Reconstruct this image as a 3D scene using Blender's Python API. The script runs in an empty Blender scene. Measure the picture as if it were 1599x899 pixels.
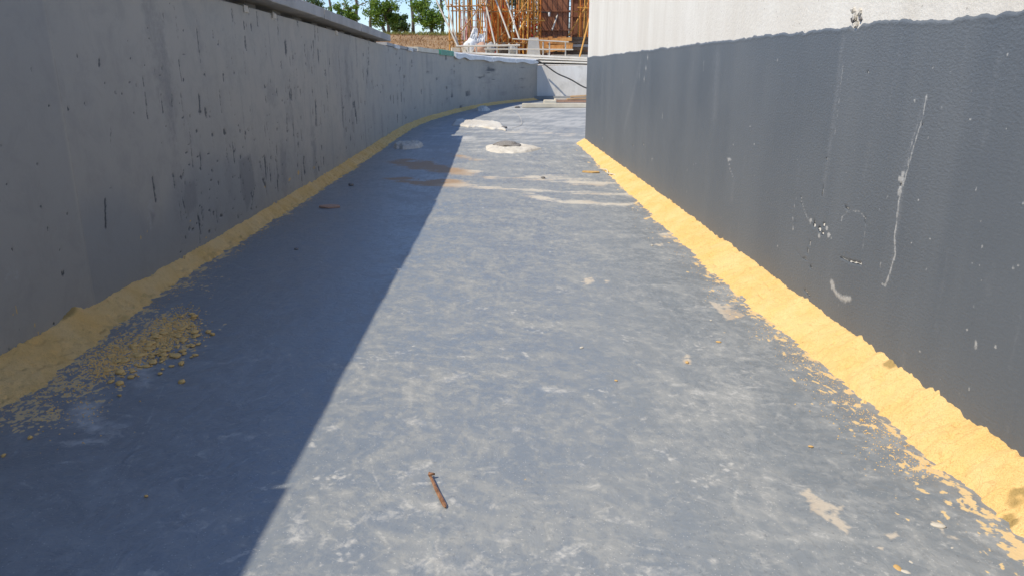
import bpy, bmesh, math, random
import numpy as np
from mathutils import Vector, Matrix, Euler

S = bpy.context.scene
COL = S.collection
R = math.radians

# ------------------------------------------------------------------ camera, sky, sun, exposure
CAM_H, PITCH, FPX = 1.0, 16.4, 1160.0
cd = bpy.data.cameras.new('camera'); cam = bpy.data.objects.new('camera', cd); COL.objects.link(cam)
cam.location = (0, 0, CAM_H); cam.rotation_euler = (R(90 - PITCH), 0, 0)
cd.sensor_width = 36.0; cd.lens = FPX / 1599 * 36.0; cd.clip_start = 0.05; cd.clip_end = 3000
S.camera = cam

SUN_EL, SUN_AZ = 53.4, 247.0          # azimuth clockwise from +Y: the sun stands to the left, a touch behind the camera
sd = Vector((math.sin(R(SUN_AZ)) * math.cos(R(SUN_EL)), math.cos(R(SUN_AZ)) * math.cos(R(SUN_EL)), math.sin(R(SUN_EL))))
W = bpy.data.worlds.new('World'); S.world = W; W.use_nodes = True
wn = W.node_tree; wn.nodes.clear()
sky = wn.nodes.new('ShaderNodeTexSky'); sky.sky_type = 'NISHITA'; sky.sun_disc = False
sky.sun_elevation = R(SUN_EL); sky.sun_rotation = R(SUN_AZ); sky.air_density = 1.0; sky.dust_density = 0.15; sky.ozone_density = 4.0
bg = wn.nodes.new('ShaderNodeBackground'); bg.inputs['Strength'].default_value = 0.145
wo = wn.nodes.new('ShaderNodeOutputWorld')
tint = wn.nodes.new('ShaderNodeMix'); tint.data_type = 'RGBA'; tint.blend_type = 'MULTIPLY'; tint.inputs[0].default_value = 1.0
tint.inputs[7].default_value = (0.955, 0.985, 1.085, 1)          # white balance of the whole sky
wn.links.new(sky.outputs[0], tint.inputs[6]); wn.links.new(tint.outputs[2], bg.inputs[0]); wn.links.new(bg.outputs[0], wo.inputs[0])
sl = bpy.data.lights.new('sun', 'SUN'); sl.energy = 4.0; sl.angle = R(0.55); sl.color = (1.0, 0.92, 0.77)
so = bpy.data.objects.new('sun', sl); COL.objects.link(so); so.rotation_euler = (-sd).to_track_quat('-Z', 'Y').to_euler()
so.location = (-20, -5, 30)
S.view_settings.view_transform = 'Standard'; S.view_settings.look = 'None'
S.view_settings.gamma = 1.0; S.view_settings.exposure = 0.2; S.view_settings.use_curve_mapping = False
S.render.engine = 'CYCLES'; S.cycles.use_denoising = True
S.cycles.max_bounces = 4; S.cycles.diffuse_bounces = 3; S.cycles.glossy_bounces = 2; S.cycles.caustics_reflective = False; S.cycles.caustics_refractive = False

rng = np.random.default_rng(11); random.seed(5)
cp, sp = math.cos(R(PITCH)), math.sin(R(PITCH))

# ------------------------------------------------------------------ survey helpers (bearing + distance -> metres)
def ray(u, v):
    a, b = (u - 799.5) / FPX, (449.5 - v) / FPX
    return a, cp + b * sp, -sp + b * cp
def site(u, v, Y):
    a, dy, dz = ray(u, v); t = Y / dy
    return Vector((a * t, Y, CAM_H + dz * t))
def flo(u, v, z=0.0):
    a, dy, dz = ray(u, v); t = (z - CAM_H) / dz
    return (a * t, dy * t)
def rwall(u, v):                       # -> (Y, z) on the right wall's face
    a, dy, dz = ray(u, v); t = 1.30 / (a + 0.027 * dy)
    return (dy * t, CAM_H + dz * t)
def lwall(u, v):
    a, dy, dz = ray(u, v); t = -1.72 / a
    return (dy * t, CAM_H + dz * t)

# ------------------------------------------------------------------ numpy noise
def _h(ix, iy, s):
    n = (ix.astype(np.int64) * 374761393 + iy.astype(np.int64) * 668265263 + s * 2147483647) & 0xffffffff
    n = ((n ^ (n >> 13)) * 1274126177) & 0xffffffff
    n = n ^ (n >> 16)
    return (n & 0xffff) / 65535.0
def vn(x, y, s=0):
    x = np.asarray(x, float); y = np.asarray(y, float)
    ix, iy = np.floor(x), np.floor(y); fx, fy = x - ix, y - iy
    ux, uy = fx * fx * (3 - 2 * fx), fy * fy * (3 - 2 * fy)
    a, b, c, d = _h(ix, iy, s), _h(ix + 1, iy, s), _h(ix, iy + 1, s), _h(ix + 1, iy + 1, s)
    return (a + (b - a) * ux) * (1 - uy) + (c + (d - c) * ux) * uy
def fbm(x, y, o=4, s=0):
    t = 0; amp = 0.5; tot = 0
    for k in range(o):
        t = t + amp * vn(x * 2 ** k + 17.3 * k, y * 2 ** k - 9.1 * k, s + k); tot += amp; amp *= 0.5
    return t / tot                     # 0..1
def sstep(a, b, x):
    t = np.clip((x - a) / (b - a), 0, 1); return t * t * (3 - 2 * t)

# ------------------------------------------------------------------ object helpers
def tag(o, label=None, cat=None, group=None, kind=None):
    if label: o['label'] = label
    if cat: o['category'] = cat
    if group: o['group'] = group
    if kind or cat: o['kind'] = kind or 'thing'
    return o
def link(o, parent=None, off=None):
    COL.objects.link(o)
    if parent: o.parent = parent
    return o
def empty(name, loc, label=None, cat=None, group=None):
    o = bpy.data.objects.new(name, None); o.empty_display_size = 0.1; o.location = loc; COL.objects.link(o)
    return tag(o, label, cat, group)
def pydata(name, v, f, mat, parent=None, smooth=False, loc=None):
    """v in world metres (or local when loc is given); parents hold only a translation"""
    me = bpy.data.meshes.new(name); v = np.asarray(v, float)
    o = bpy.data.objects.new(name, me)
    if loc is not None: o.location = loc
    elif parent is not None: v = v - np.array(parent_origin(parent))
    me.from_pydata(v.tolist(), [], f if isinstance(f, list) else f.tolist())
    if smooth: me.shade_smooth()
    me.materials.append(mat); link(o, parent)
    return o
def parent_origin(p):
    t = Vector((0, 0, 0))
    while p: t = t + p.location; p = p.parent
    return t
def grid_obj(name, P, mat, parent=None, attrs=None, smooth=True, flip=False, uv=None):
    n, m, _ = P.shape
    idx = np.arange(n * m).reshape(n, m)
    q = np.stack([idx[:-1, :-1], idx[1:, :-1], idx[1:, 1:], idx[:-1, 1:]], -1).reshape(-1, 4)
    if flip: q = q[:, ::-1]
    V = P.reshape(-1, 3)
    if parent is not None: V = V - np.array(parent_origin(parent))
    me = bpy.data.meshes.new(name)
    me.vertices.add(len(V)); me.vertices.foreach_set('co', np.ascontiguousarray(V, dtype=np.float32).ravel())
    me.loops.add(q.size); me.loops.foreach_set('vertex_index', np.ascontiguousarray(q, dtype=np.int32).ravel())
    me.polygons.add(len(q)); me.polygons.foreach_set('loop_start', np.arange(0, q.size, 4, dtype=np.int32))
    me.update(calc_edges=True); me.validate()
    for k, a in (attrs or {}).items():
        at = me.attributes.new(k, 'FLOAT', 'POINT'); at.data.foreach_set('value', np.ascontiguousarray(a, dtype=np.float32).ravel())
    if smooth: me.shade_smooth()
    me.materials.append(mat)
    o = bpy.data.objects.new(name, me); link(o, parent)
    return o
def box_verts(x0, x1, y0, y1, z0, z1):
    return [(x0,y0,z0),(x1,y0,z0),(x1,y1,z0),(x0,y1,z0),(x0,y0,z1),(x1,y0,z1),(x1,y1,z1),(x0,y1,z1)]
BOXF = [(3,2,1,0),(4,5,6,7),(0,1,5,4),(1,2,6,5),(2,3,7,6),(3,0,4,7)]
def bevel_box(name, size, mat, bev=0.01, parent=None, loc=(0,0,0), rot=(0,0,0), jitter=0.0, seg=2, cuts=0):
    bm = bmesh.new(); bmesh.ops.create_cube(bm, size=1)
    for v in bm.verts: v.co = Vector((v.co.x * size[0], v.co.y * size[1], v.co.z * size[2]))
    if cuts: bmesh.ops.subdivide_edges(bm, edges=bm.edges[:], cuts=cuts, use_grid_fill=True)
    elif bev: bmesh.ops.bevel(bm, geom=bm.edges[:], offset=bev, segments=seg, affect='EDGES')
    if jitter:
        for v in bm.verts: v.co += Vector((random.uniform(-1,1), random.uniform(-1,1), random.uniform(-1,1))) * jitter
    me = bpy.data.meshes.new(name); bm.to_mesh(me); bm.free(); me.materials.append(mat)
    o = bpy.data.objects.new(name, me)
    o.location = Vector(loc) - (parent_origin(parent) if parent else Vector()); o.rotation_euler = rot
    return link(o, parent)
_cyl = {}
def cyl_mesh(mat, sides=10):
    k = (mat.name, sides)
    if k not in _cyl:
        bm = bmesh.new(); bmesh.ops.create_cone(bm, cap_ends=True, segments=sides, radius1=1, radius2=1, depth=1)
        me = bpy.data.meshes.new('round_bar'); bm.to_mesh(me); bm.free(); me.materials.append(mat)
        for p in me.polygons: p.use_smooth = len(p.vertices) == 4
        _cyl[k] = me
    return _cyl[k]
def bar(name, a, b, r, mat, parent=None, sides=10):
    a, b = Vector(a), Vector(b); d = b - a
    o = bpy.data.objects.new(name, cyl_mesh(mat, sides))
    q = d.to_track_quat('Z', 'Y')
    o.location = (a + b) / 2 - (parent_origin(parent) if parent else Vector())
    o.rotation_mode = 'QUATERNION'; o.rotation_quaternion = q; o.scale = (r, r, d.length)
    return link(o, parent)
def tube_path(pts, radii, sides=8):
    pts = [Vector(p) for p in pts]; V, F = [], []
    for i, p in enumerate(pts):
        d = (pts[min(i+1, len(pts)-1)] - pts[max(i-1, 0)]).normalized()
        x = d.orthogonal().normalized(); 
        if abs(d.z) < 0.9: x = d.cross(Vector((0,0,1))).normalized()
        else: x = d.cross(Vector((0,1,0))).normalized()
        y = d.cross(x)
        r = radii[i] if hasattr(radii, '__len__') else radii
        for k in range(sides):
            a = 2 * math.pi * k / sides; V.append(p + (x * math.cos(a) + y * math.sin(a)) * r)
    for i in range(len(pts) - 1):
        for k in range(sides):
            a, b = i * sides + k, i * sides + (k + 1) % sides
            F.append((a, b, b + sides, a + sides))
    F.append(tuple(range(sides))[::-1]); F.append(tuple(range((len(pts)-1)*sides, len(pts)*sides)))
    return V, F

# ------------------------------------------------------------------ material helper
class M:
    def __init__(s, name, rough=0.7, spec=0.4):
        s.m = bpy.data.materials.new(name); s.m.use_nodes = True; s.t = s.m.node_tree; s.t.nodes.clear()
        s.out = s.t.nodes.new('ShaderNodeOutputMaterial'); s.b = s.t.nodes.new('ShaderNodeBsdfPrincipled')
        s.t.links.new(s.b.outputs[0], s.out.inputs[0])
        s.b.inputs['Roughness'].default_value = rough; s.b.inputs['Specular IOR Level'].default_value = spec
        s._co = None
    def put(s, v, sock):
        if hasattr(v, 'is_output'): s.t.links.new(v, sock)
        elif isinstance(v, (tuple, list)) and len(v) == 3 and sock.type == 'RGBA': sock.default_value = (*v, 1)
        else: sock.default_value = v
    def coord(s):
        if s._co is None: s._co = s.t.nodes.new('ShaderNodeTexCoord').outputs['Object']
        return s._co
    def geo_pos(s): return s.t.nodes.new('ShaderNodeNewGeometry').outputs['Position']
    def mapped(s, scale=(1,1,1), rot=(0,0,0), loc=(0,0,0), co=None):
        n = s.t.nodes.new('ShaderNodeMapping'); n.inputs['Scale'].default_value = scale; n.inputs['Rotation'].default_value = rot; n.inputs['Location'].default_value = loc
        s.t.links.new(co or s.coord(), n.inputs[0]); return n.outputs[0]
    def noise(s, scale, detail=4, rough=0.55, dist=0.0, co=None):
        n = s.t.nodes.new('ShaderNodeTexNoise'); n.inputs['Scale'].default_value = scale; n.inputs['Detail'].default_value = detail
        n.inputs['Roughness'].default_value = rough; n.inputs['Distortion'].default_value = dist
        s.t.links.new(co or s.coord(), n.inputs['Vector']); return n.outputs['Fac']
    def voro(s, scale, co=None, feature='F1', out='Distance', rand=1.0):
        n = s.t.nodes.new('ShaderNodeTexVoronoi'); n.feature = feature; n.inputs['Scale'].default_value = scale; n.inputs['Randomness'].default_value = rand
        s.t.links.new(co or s.coord(), n.inputs['Vector']); return n.outputs[out]
    def attr(s, name):
        n = s.t.nodes.new('ShaderNodeAttribute'); n.attribute_name = name; return n.outputs['Fac']
    def math(s, op, a, b=0.0, c=None):
        n = s.t.nodes.new('ShaderNodeMath'); n.operation = op; s.put(a, n.inputs[0]); s.put(b, n.inputs[1])
        if c is not None: s.put(c, n.inputs[2])
        return n.outputs[0]
    def ramp(s, v, a, b, lo=0.0, hi=1.0):
        n = s.t.nodes.new('ShaderNodeMapRange'); n.interpolation_type = 'SMOOTHSTEP'
        s.put(v, n.inputs['Value']); n.inputs['From Min'].default_value = a; n.inputs['From Max'].default_value = b
        n.inputs['To Min'].default_value = lo; n.inputs['To Max'].default_value = hi; return n.outputs[0]
    def mix(s, f, a, b, mode='MIX'):
        n = s.t.nodes.new('ShaderNodeMix'); n.data_type = 'RGBA'; n.blend_type = mode
        s.put(f, n.inputs[0]); s.put(a, n.inputs[6]); s.put(b, n.inputs[7]); return n.outputs[2]
    def base(s, v): s.put(v, s.b.inputs['Base Color']); return s
    def rough(s, v): s.put(v, s.b.inputs['Roughness']); return s
    def bump(s, h, strength=0.3, dist=0.01):
        n = s.t.nodes.new('ShaderNodeBump'); n.inputs['Strength'].default_value = strength; n.inputs['Distance'].default_value = dist
        s.put(h, n.inputs['Height']); s.t.links.new(n.outputs[0], s.b.inputs['Normal']); return s

# ------------------------------------------------------------------ materials
def mat_floor():
    k = M('waterproofed_floor', spec=0.9)
    fine = k.noise(70, 3, 0.7); e = k.noise(30, 3, 0.75, 0.6)
    e2 = k.math('MULTIPLY', k.math('SUBTRACT', e, 0.5), 1.1)
    dust_and_light = k.math('ADD', k.attr('dust_and_light'), k.math('MULTIPLY', k.ramp(e, 0.46, 0.70, -0.10, 0.36), 1.0))
    col = k.mix(dust_and_light, (0.196, 0.217, 0.233), (0.292, 0.296, 0.285))
    col = k.mix(k.ramp(dust_and_light, 0.9, 1.6, 0, 0.8), col, (0.46, 0.45, 0.42))
    col = k.mix(k.ramp(fine, 0.58, 0.76, 0, 0.45), col, (0.10, 0.108, 0.12))
    speck = k.math('LESS_THAN', k.voro(80), 0.11)
    col = k.mix(k.math('MULTIPLY', speck, 0.55), col, (0.6, 0.58, 0.54))
    scm = k.math('MULTIPLY', k.ramp(k.math('ADD', k.attr('scuff'), k.math('MULTIPLY', e2, 1.3)), 0.24, 1.05), 0.80)
    col = k.mix(scm, col, (0.54, 0.52, 0.475))
    mud = k.attr('mud')
    md = k.math('MULTIPLY', k.ramp(k.math('ADD', mud, k.math('MULTIPLY', e2, k.ramp(mud, 0.02, 0.3))), 0.32, 0.92), 0.92)
    mcol = k.mix(k.attr('silt'), (0.58, 0.52, 0.42), (0.35, 0.225, 0.12))
    col = k.mix(md, col, mcol)
    sat = k.attr('sand')
    sa = k.ramp(k.math('ADD', sat, k.math('MULTIPLY', e2, k.ramp(sat, 0.02, 0.3, 0.0, 1.5))), 0.42, 0.62)
    col = k.mix(k.math('MULTIPLY', sa, 0.9), col, (0.74, 0.52, 0.24))
    k.base(col)
    cover = k.math('MAXIMUM', k.math('MAXIMUM', md, sa), k.math('MAXIMUM', scm, dust_and_light))
    k.rough(k.ramp(cover, 0.0, 1.0, 0.30, 0.75))
    k.bump(k.math('ADD', k.noise(15, 3, 0.65, 1.0), k.math('MULTIPLY', fine, 0.35)), 0.55, 0.006); return k.m
def mat_left_coat():
    k = M('grey_coating_pitted', spec=0.35)
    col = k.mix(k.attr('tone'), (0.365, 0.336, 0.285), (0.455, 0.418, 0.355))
    col = k.mix(k.math('MULTIPLY', k.attr('panel_and_shade'), 0.65), col, (0.265, 0.272, 0.268))
    col = k.mix(k.ramp(k.noise(7, 4, 0.7, 0.4), 0.42, 0.70, 0, 0.30), col, (0.24, 0.235, 0.22))
    n = k.math('MULTIPLY', k.math('SUBTRACT', k.noise(45, 3, 0.7), 0.5), 1.2)
    sm = k.ramp(k.math('ADD', k.attr('smear'), n), 0.3, 1.0)
    col = k.mix(k.math('MULTIPLY', sm, 0.55), col, (0.44, 0.44, 0.44))
    sd_ = k.ramp(k.math('ADD', k.attr('sandy'), n), 0.45, 0.6)
    col = k.mix(sd_, col, (0.6, 0.40, 0.15))
    dk = k.ramp(k.math('ADD', k.attr('wet'), k.math('MULTIPLY', n, 0.5)), 0.15, 0.9)
    col = k.mix(k.math('MULTIPLY', dk, 0.6), col, (0.18, 0.18, 0.178))
    pit = k.ramp(k.math('ADD', k.attr('pit'), k.math('MULTIPLY', n, 1.0)), 0.34, 0.80)
    col = k.mix(k.math('MULTIPLY', pit, 0.88), col, (0.035, 0.042, 0.054))
    k.base(col); k.rough(k.ramp(k.attr('tone'), 0.0, 1.0, 0.5, 0.7))
    k.bump(k.noise(60, 3, 0.65), 0.3, 0.003); return k.m
def mat_right_coat():
    k = M('grey_coating_orange_peel', spec=0.4)
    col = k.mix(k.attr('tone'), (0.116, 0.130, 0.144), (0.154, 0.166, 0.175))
    n = k.math('MULTIPLY', k.math('SUBTRACT', k.noise(55, 3, 0.7), 0.5), 1.2)
    hz = k.ramp(k.math('ADD', k.attr('haze'), n), 0.1, 1.0); col = k.mix(k.math('MULTIPLY', hz, 0.28), col, (0.34, 0.34, 0.34))
    sc = k.ramp(k.math('ADD', k.attr('scrape'), k.math('MULTIPLY', n, 1.1)), 0.25, 0.85)
    col = k.mix(k.math('MULTIPLY', sc, 0.78), col, (0.52, 0.505, 0.47))
    speck = k.math('MULTIPLY', k.math('LESS_THAN', k.voro(13), 0.030), 1.0); col = k.mix(k.math('MULTIPLY', speck, 0.5), col, (0.5, 0.49, 0.46))
    pit = k.ramp(k.math('ADD', k.attr('pit'), k.math('MULTIPLY', n, 0.6)), 0.38, 0.62)
    col = k.mix(k.math('MULTIPLY', pit, 0.9), col, (0.025, 0.03, 0.036))
    k.base(col); k.rough(k.ramp(k.attr('tone'), 0.0, 1.0, 0.45, 0.6))
    peel = k.noise(1, 3, 0.5, 0.3, k.mapped((1, 70, 130)))
    peel2 = k.math('MULTIPLY', peel, k.attr('peel'))
    h = peel2
    k.bump(h, 0.34, 0.006); return k.m
def mat_concrete(name, c0, c1, stain=(0.2, 0.18, 0.15), amt=0.4, vert=True, bstr=0.35):
    k = M(name, spec=0.25)
    a = k.noise(1.3, 4, 0.62); v = k.noise(1, 4, 0.65, 0.3, k.mapped((2.6, 2.6, 0.5) if vert else (2, 2, 2))); f = k.noise(55, 3, 0.7)
    col = k.mix(k.ramp(v, 0.3, 0.72), c0, c1); col = k.mix(k.ramp(a, 0.52, 0.78, 0, amt), col, stain)
    col = k.mix(k.ramp(f, 0.6, 0.8, 0, 0.35), col, stain)
    holes = k.math('LESS_THAN', k.voro(22), 0.07); col = k.mix(k.math('MULTIPLY', holes, 0.5), col, (0.12, 0.11, 0.1))
    k.base(col); k.rough(0.85); k.bump(k.math('ADD', f, k.math('MULTIPLY', a, 1.5)), bstr, 0.008); return k.m
def mat_sand():
    k = M('yellow_sand', spec=0.15)
    a = k.noise(5, 3, 0.6); g = k.noise(190, 2, 0.8); g2 = k.noise(45, 3, 0.7)
    col = k.mix(k.ramp(a, 0.3, 0.7), (0.83, 0.525, 0.19), (0.88, 0.60, 0.265))
    col = k.mix(k.ramp(g, 0.52, 0.72, 0, 0.5), col, (0.50, 0.31, 0.10)); col = k.mix(k.ramp(g2, 0.62, 0.8, 0, 0.5), col, (0.80, 0.62, 0.33))
    st = k.ramp(k.attr('damp'), 0.35, 0.75); col = k.mix(k.math('MULTIPLY', st, 0.7), col, (0.26, 0.19, 0.07))
    k.base(col); k.rough(0.95); k.bump(k.math('ADD', g, g2), 0.9, 0.006); return k.m
def simple(name, c0, c1, scale=8, rough=0.75, spec=0.3, bstr=0.3, metal=0.0, stretch=None, bd=0.004):
    k = M(name, spec=spec); co = k.mapped(stretch) if stretch else None
    n = k.noise(scale, 5, 0.65, 0.3, co); f = k.noise(scale * 6, 4, 0.7)
    col = k.mix(k.ramp(n, 0.3, 0.7), c0, c1); col = k.mix(k.ramp(f, 0.6, 0.8, 0, 0.4), col, tuple(c * 0.6 for c in c0))
    k.base(col); k.rough(rough); k.b.inputs['Metallic'].default_value = metal
    k.bump(k.math('ADD', n, f), bstr, bd); return k.m
def mat_leaf(name, c0, c1):
    k = M(name, rough=0.55, spec=0.3)
    oi = k.t.nodes.new('ShaderNodeNewGeometry').outputs['Random Per Island']
    col = k.mix(oi, c0, c1); k.base(col)
    tr = k.t.nodes.new('ShaderNodeBsdfTranslucent'); k.put(col, tr.inputs[0])
    mx = k.t.nodes.new('ShaderNodeMixShader'); mx.inputs[0].default_value = 0.3
    k.t.links.new(k.b.outputs[0], mx.inputs[1]); k.t.links.new(tr.outputs[0], mx.inputs[2]); k.t.links.new(mx.outputs[0], k.out.inputs[0])
    return k.m
MF, ML, MR, MS = mat_floor(), mat_left_coat(), mat_right_coat(), mat_sand()
MCLOD = simple('sand_crumb', (0.80, 0.495, 0.17), (0.87, 0.58, 0.24), 2.0, 0.95, 0.1, 0.4)
MBARE = mat_concrete('bare_pale_concrete', (0.72, 0.665, 0.575), (0.82, 0.775, 0.69), (0.50, 0.45, 0.37), 0.30)
MGREY = mat_concrete('weathered_grey_concrete', (0.30, 0.295, 0.28), (0.42, 0.41, 0.39), (0.15, 0.145, 0.13), 0.6, vert=False)
MCOPE = mat_concrete('coping_concrete', (0.38, 0.365, 0.335), (0.50, 0.48, 0.445), (0.22, 0.20, 0.17), 0.5, vert=False)
MCROSS = mat_concrete('stained_concrete', (0.70, 0.66, 0.60), (0.82, 0.79, 0.73), (0.28, 0.25, 0.20), 0.6)
MMORT = mat_concrete('pale_mortar', (0.56, 0.51, 0.43), (0.70, 0.66, 0.58), (0.36, 0.31, 0.24), 0.5, vert=False, bstr=0.8)
MSTONE = simple('grey_stone', (0.14, 0.13, 0.125), (0.30, 0.28, 0.26), 14)
MRUST = simple('rusty_nail', (0.19, 0.085, 0.04), (0.42, 0.22, 0.12), 60, 0.6, 0.5, 0.6, 0.35, bd=0.001)
MPEBW = simple('pale_pebble', (0.50, 0.45, 0.36), (0.66, 0.60, 0.50), 40, bd=0.001)
MPEBO = simple('ochre_pebble', (0.50, 0.30, 0.10), (0.66, 0.44, 0.19), 40, bd=0.001)
MWOOD = simple('raw_timber', (0.50, 0.33, 0.17), (0.68, 0.50, 0.30), 3, stretch=(1, 12, 12))
MCHIP = simple('reddish_chip', (0.42, 0.24, 0.16), (0.55, 0.35, 0.25), 30)
MDARKW = simple('dark_timber', (0.035, 0.028, 0.024), (0.10, 0.075, 0.06), 4)
MPALEW = simple('pale_batten', (0.66, 0.58, 0.44), (0.78, 0.71, 0.57), 3)
MFORM = simple('rust_brown_formwork', (0.20, 0.080, 0.040), (0.36, 0.155, 0.080), 2.0, 0.7, 0.3, stretch=(6, 6, 0.7))
MPOLE = simple('orange_pole', (0.56, 0.26, 0.045), (0.74, 0.40, 0.09), 3, 0.55, 0.4)
MREBAR = simple('orange_rebar', (0.52, 0.13, 0.025), (0.72, 0.27, 0.05), 4, 0.7, 0.3)
MRED = simple('red_rack_paint', (0.42, 0.035, 0.03), (0.58, 0.09, 0.06), 4, 0.5, 0.4)
MPINK = simple('faded_red_rod', (0.55, 0.22, 0.22), (0.66, 0.38, 0.36), 4, 0.6, 0.3)
MBAMB = simple('brown_pole', (0.30, 0.15, 0.055), (0.50, 0.28, 0.11), 3, 0.6, 0.3)
MTUBE = simple('weathered_pale_tube', (0.46, 0.42, 0.35), (0.64, 0.59, 0.50), 3, 0.6, 0.4)
MDKBAR = simple('dark_bar', (0.04, 0.035, 0.03), (0.09, 0.075, 0.06), 5, 0.6)
MWHITE = simple('white_sheet', (0.70, 0.70, 0.68), (0.82, 0.82, 0.80), 6, 0.6)
MGREEN = simple('green_board', (0.06, 0.25, 0.16), (0.12, 0.38, 0.26), 5, 0.5)
MTIMBO = simple('orange_brown_timber', (0.50, 0.22, 0.065), (0.66, 0.34, 0.11), 2.5, stretch=(4, 4, 1))
MCABLE = simple('black_cable', (0.02, 0.02, 0.022), (0.04, 0.04, 0.04), 9, 0.5)
MSOIL = simple('dry_soil', (0.22, 0.135, 0.075), (0.38, 0.26, 0.15), 0.7, 0.95, 0.1, 0.8, bd=0.06)
MGRDRY = mat_leaf('dry_grass', (0.30, 0.15, 0.06), (0.50, 0.31, 0.14))
MGRGRN = mat_leaf('green_grass', (0.13, 0.16, 0.03), (0.34, 0.32, 0.09))
MLEAF1 = mat_leaf('broad_leaf', (0.07, 0.15, 0.02), (0.26, 0.37, 0.05))
MLEAF2 = mat_leaf('dark_leaf', (0.05, 0.10, 0.025), (0.15, 0.22, 0.06))
MLEAF3 = mat_leaf('bright_leaf', (0.16, 0.28, 0.02), (0.42, 0.52, 0.08))
MBARK = simple('tree_bark', (0.13, 0.10, 0.08), (0.24, 0.20, 0.16), 6, 0.9)

# ================================================================== THE SETTING
# one ground sheet out to the horizon
g = np.linspace(-1, 1, 61); gx = np.sign(g) * np.abs(g) ** 3 * 1500
GX, GY = np.meshgrid(gx, gx + 12, indexing='ij')
tag(grid_obj('ground', np.stack([GX, GY, np.full_like(GX, -0.30)], -1), MSOIL), kind='structure')

# plan of the channel
_ky = np.array([-7, 2, 7, 10.5, 13.2, 15.5, 18.5, 21, 23, 24.5, 26, 30]); _kx = np.array([-1.68, -1.72, -1.75, -1.84, -1.90, -1.80, -1.42, -0.98, -0.42, 0.12, 0.86, 2.90])
_dy = np.arange(-7, 30.01, 0.05); _dx = np.interp(_dy, _ky, _kx); _w = np.hanning(61); _w /= _w.sum()
_dx = np.convolve(np.pad(_dx, 30, mode='reflect', reflect_type='odd'), _w, 'valid')
def LX(Y): return np.interp(Y, _dy, _dx)
def RX(Y): return 1.30 - 0.027 * np.asarray(Y, float)
R_END, L_END, R_TOP = 10.5, 26.0, 2.08
def LT(Y): return np.interp(Y, [-7, 5, 11, 18, 27.3], [1.43, 1.395, 1.335, 1.31, 1.20])      # the left wall's top falls towards the far end

def inv_rows(y0, y1, n, back=(-7, 8)):
    a = 1 / np.linspace(1 / y0, 1 / y1, n)
    return np.concatenate([np.linspace(back[0], y0, back[1], endpoint=False), a])

# painting tools working on (A, B) coordinate grids
def seg_dist(A, B, pts):
    d = np.full(A.shape, 1e9)
    for (a0, b0), (a1, b1) in zip(pts[:-1], pts[1:]):
        da, db = a1 - a0, b1 - b0; L2 = da * da + db * db + 1e-12
        t = np.clip(((A - a0) * da + (B - b0) * db) / L2, 0, 1)
        d = np.minimum(d, np.hypot(A - a0 - t * da, B - b0 - t * db))
    return d
class Paint:
    """fields over a grid whose rows follow 1-D ascending coordinate `ra` (distance along) """
    def __init__(s, A, B, names): s.A, s.B, s.ra = A, B, A[:, 0]; s.f = {n: np.zeros(A.shape) for n in names}
    def _win(s, lo, hi, blo, bhi):
        i, j = np.searchsorted(s.ra, (lo, hi)); i = max(i - 1, 0); j = min(j + 1, len(s.ra))
        if j <= i: return None
        b0, b1 = np.minimum(s.B[i], s.B[j - 1]), np.maximum(s.B[i], s.B[j - 1]); c = np.nonzero((b0 <= bhi) & (b1 >= blo))[0]
        if len(c) == 0: return None
        return (slice(i, j), slice(c[0], c[-1] + 1))
    def stroke(s, n, pts, w, v=1.0):
        a = [p[0] for p in pts]; b = [p[1] for p in pts]; k = s._win(min(a) - 2 * w, max(a) + 2 * w, min(b) - 2 * w, max(b) + 2 * w)
        if k is None: return
        d = seg_dist(s.A[k], s.B[k], pts); f = v * np.clip(1.0 - 0.5 * d / w, 0, 1) * (d < 2 * w)
        s.f[n][k] = np.maximum(s.f[n][k], f)
    def blob(s, n, c, ra, rb, v=1.0, rough=0.5, ang=0.0, sc=None, seed=None):
        R_ = max(ra, rb) * 1.8; k = s._win(c[0] - R_, c[0] + R_, c[1] - R_, c[1] + R_)
        if k is None: return
        da, db = s.A[k] - c[0], s.B[k] - c[1]; ca, sa = math.cos(ang), math.sin(ang)
        u, w = (da * ca + db * sa) / ra, (-da * sa + db * ca) / rb
        sc = sc or 2.2 / max(min(ra, rb), 1e-4); sd_ = seed if seed is not None else int(abs(c[0] * 977 + c[1] * 3331)) % 9999
        d = np.hypot(u, w) + rough * (fbm(s.A[k] * sc, s.B[k] * sc, 3, sd_) - 0.5) * 2
        s.f[n][k] = np.maximum(s.f[n][k], v * np.clip(1.5 - d, 0, 1))
    def poly(s, n, pts, soft, v=1.0):
        """filled outline with soft border (metres)"""
        a = [p[0] for p in pts]; b = [p[1] for p in pts]; k = s._win(min(a) - 2 * soft, max(a) + 2 * soft, min(b) - 2 * soft, max(b) + 2 * soft)
        if k is None: return
        A, B = s.A[k], s.B[k]; ins = np.zeros(A.shape, bool); m = len(pts)
        for i in range(m):
            (a0, b0), (a1, b1) = pts[i], pts[(i + 1) % m]
            c = ((b0 > B) != (b1 > B)) & (A < (a1 - a0) * (B - b0) / (b1 - b0 + 1e-12) + a0); ins ^= c
        d = seg_dist(A, B, pts + [pts[0]]); sd_ = np.where(ins, d, -d)
        f = v * np.clip(0.5 + 0.5 * sd_ / soft, 0, 1); s.f[n][k] = np.maximum(s.f[n][k], f)

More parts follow.
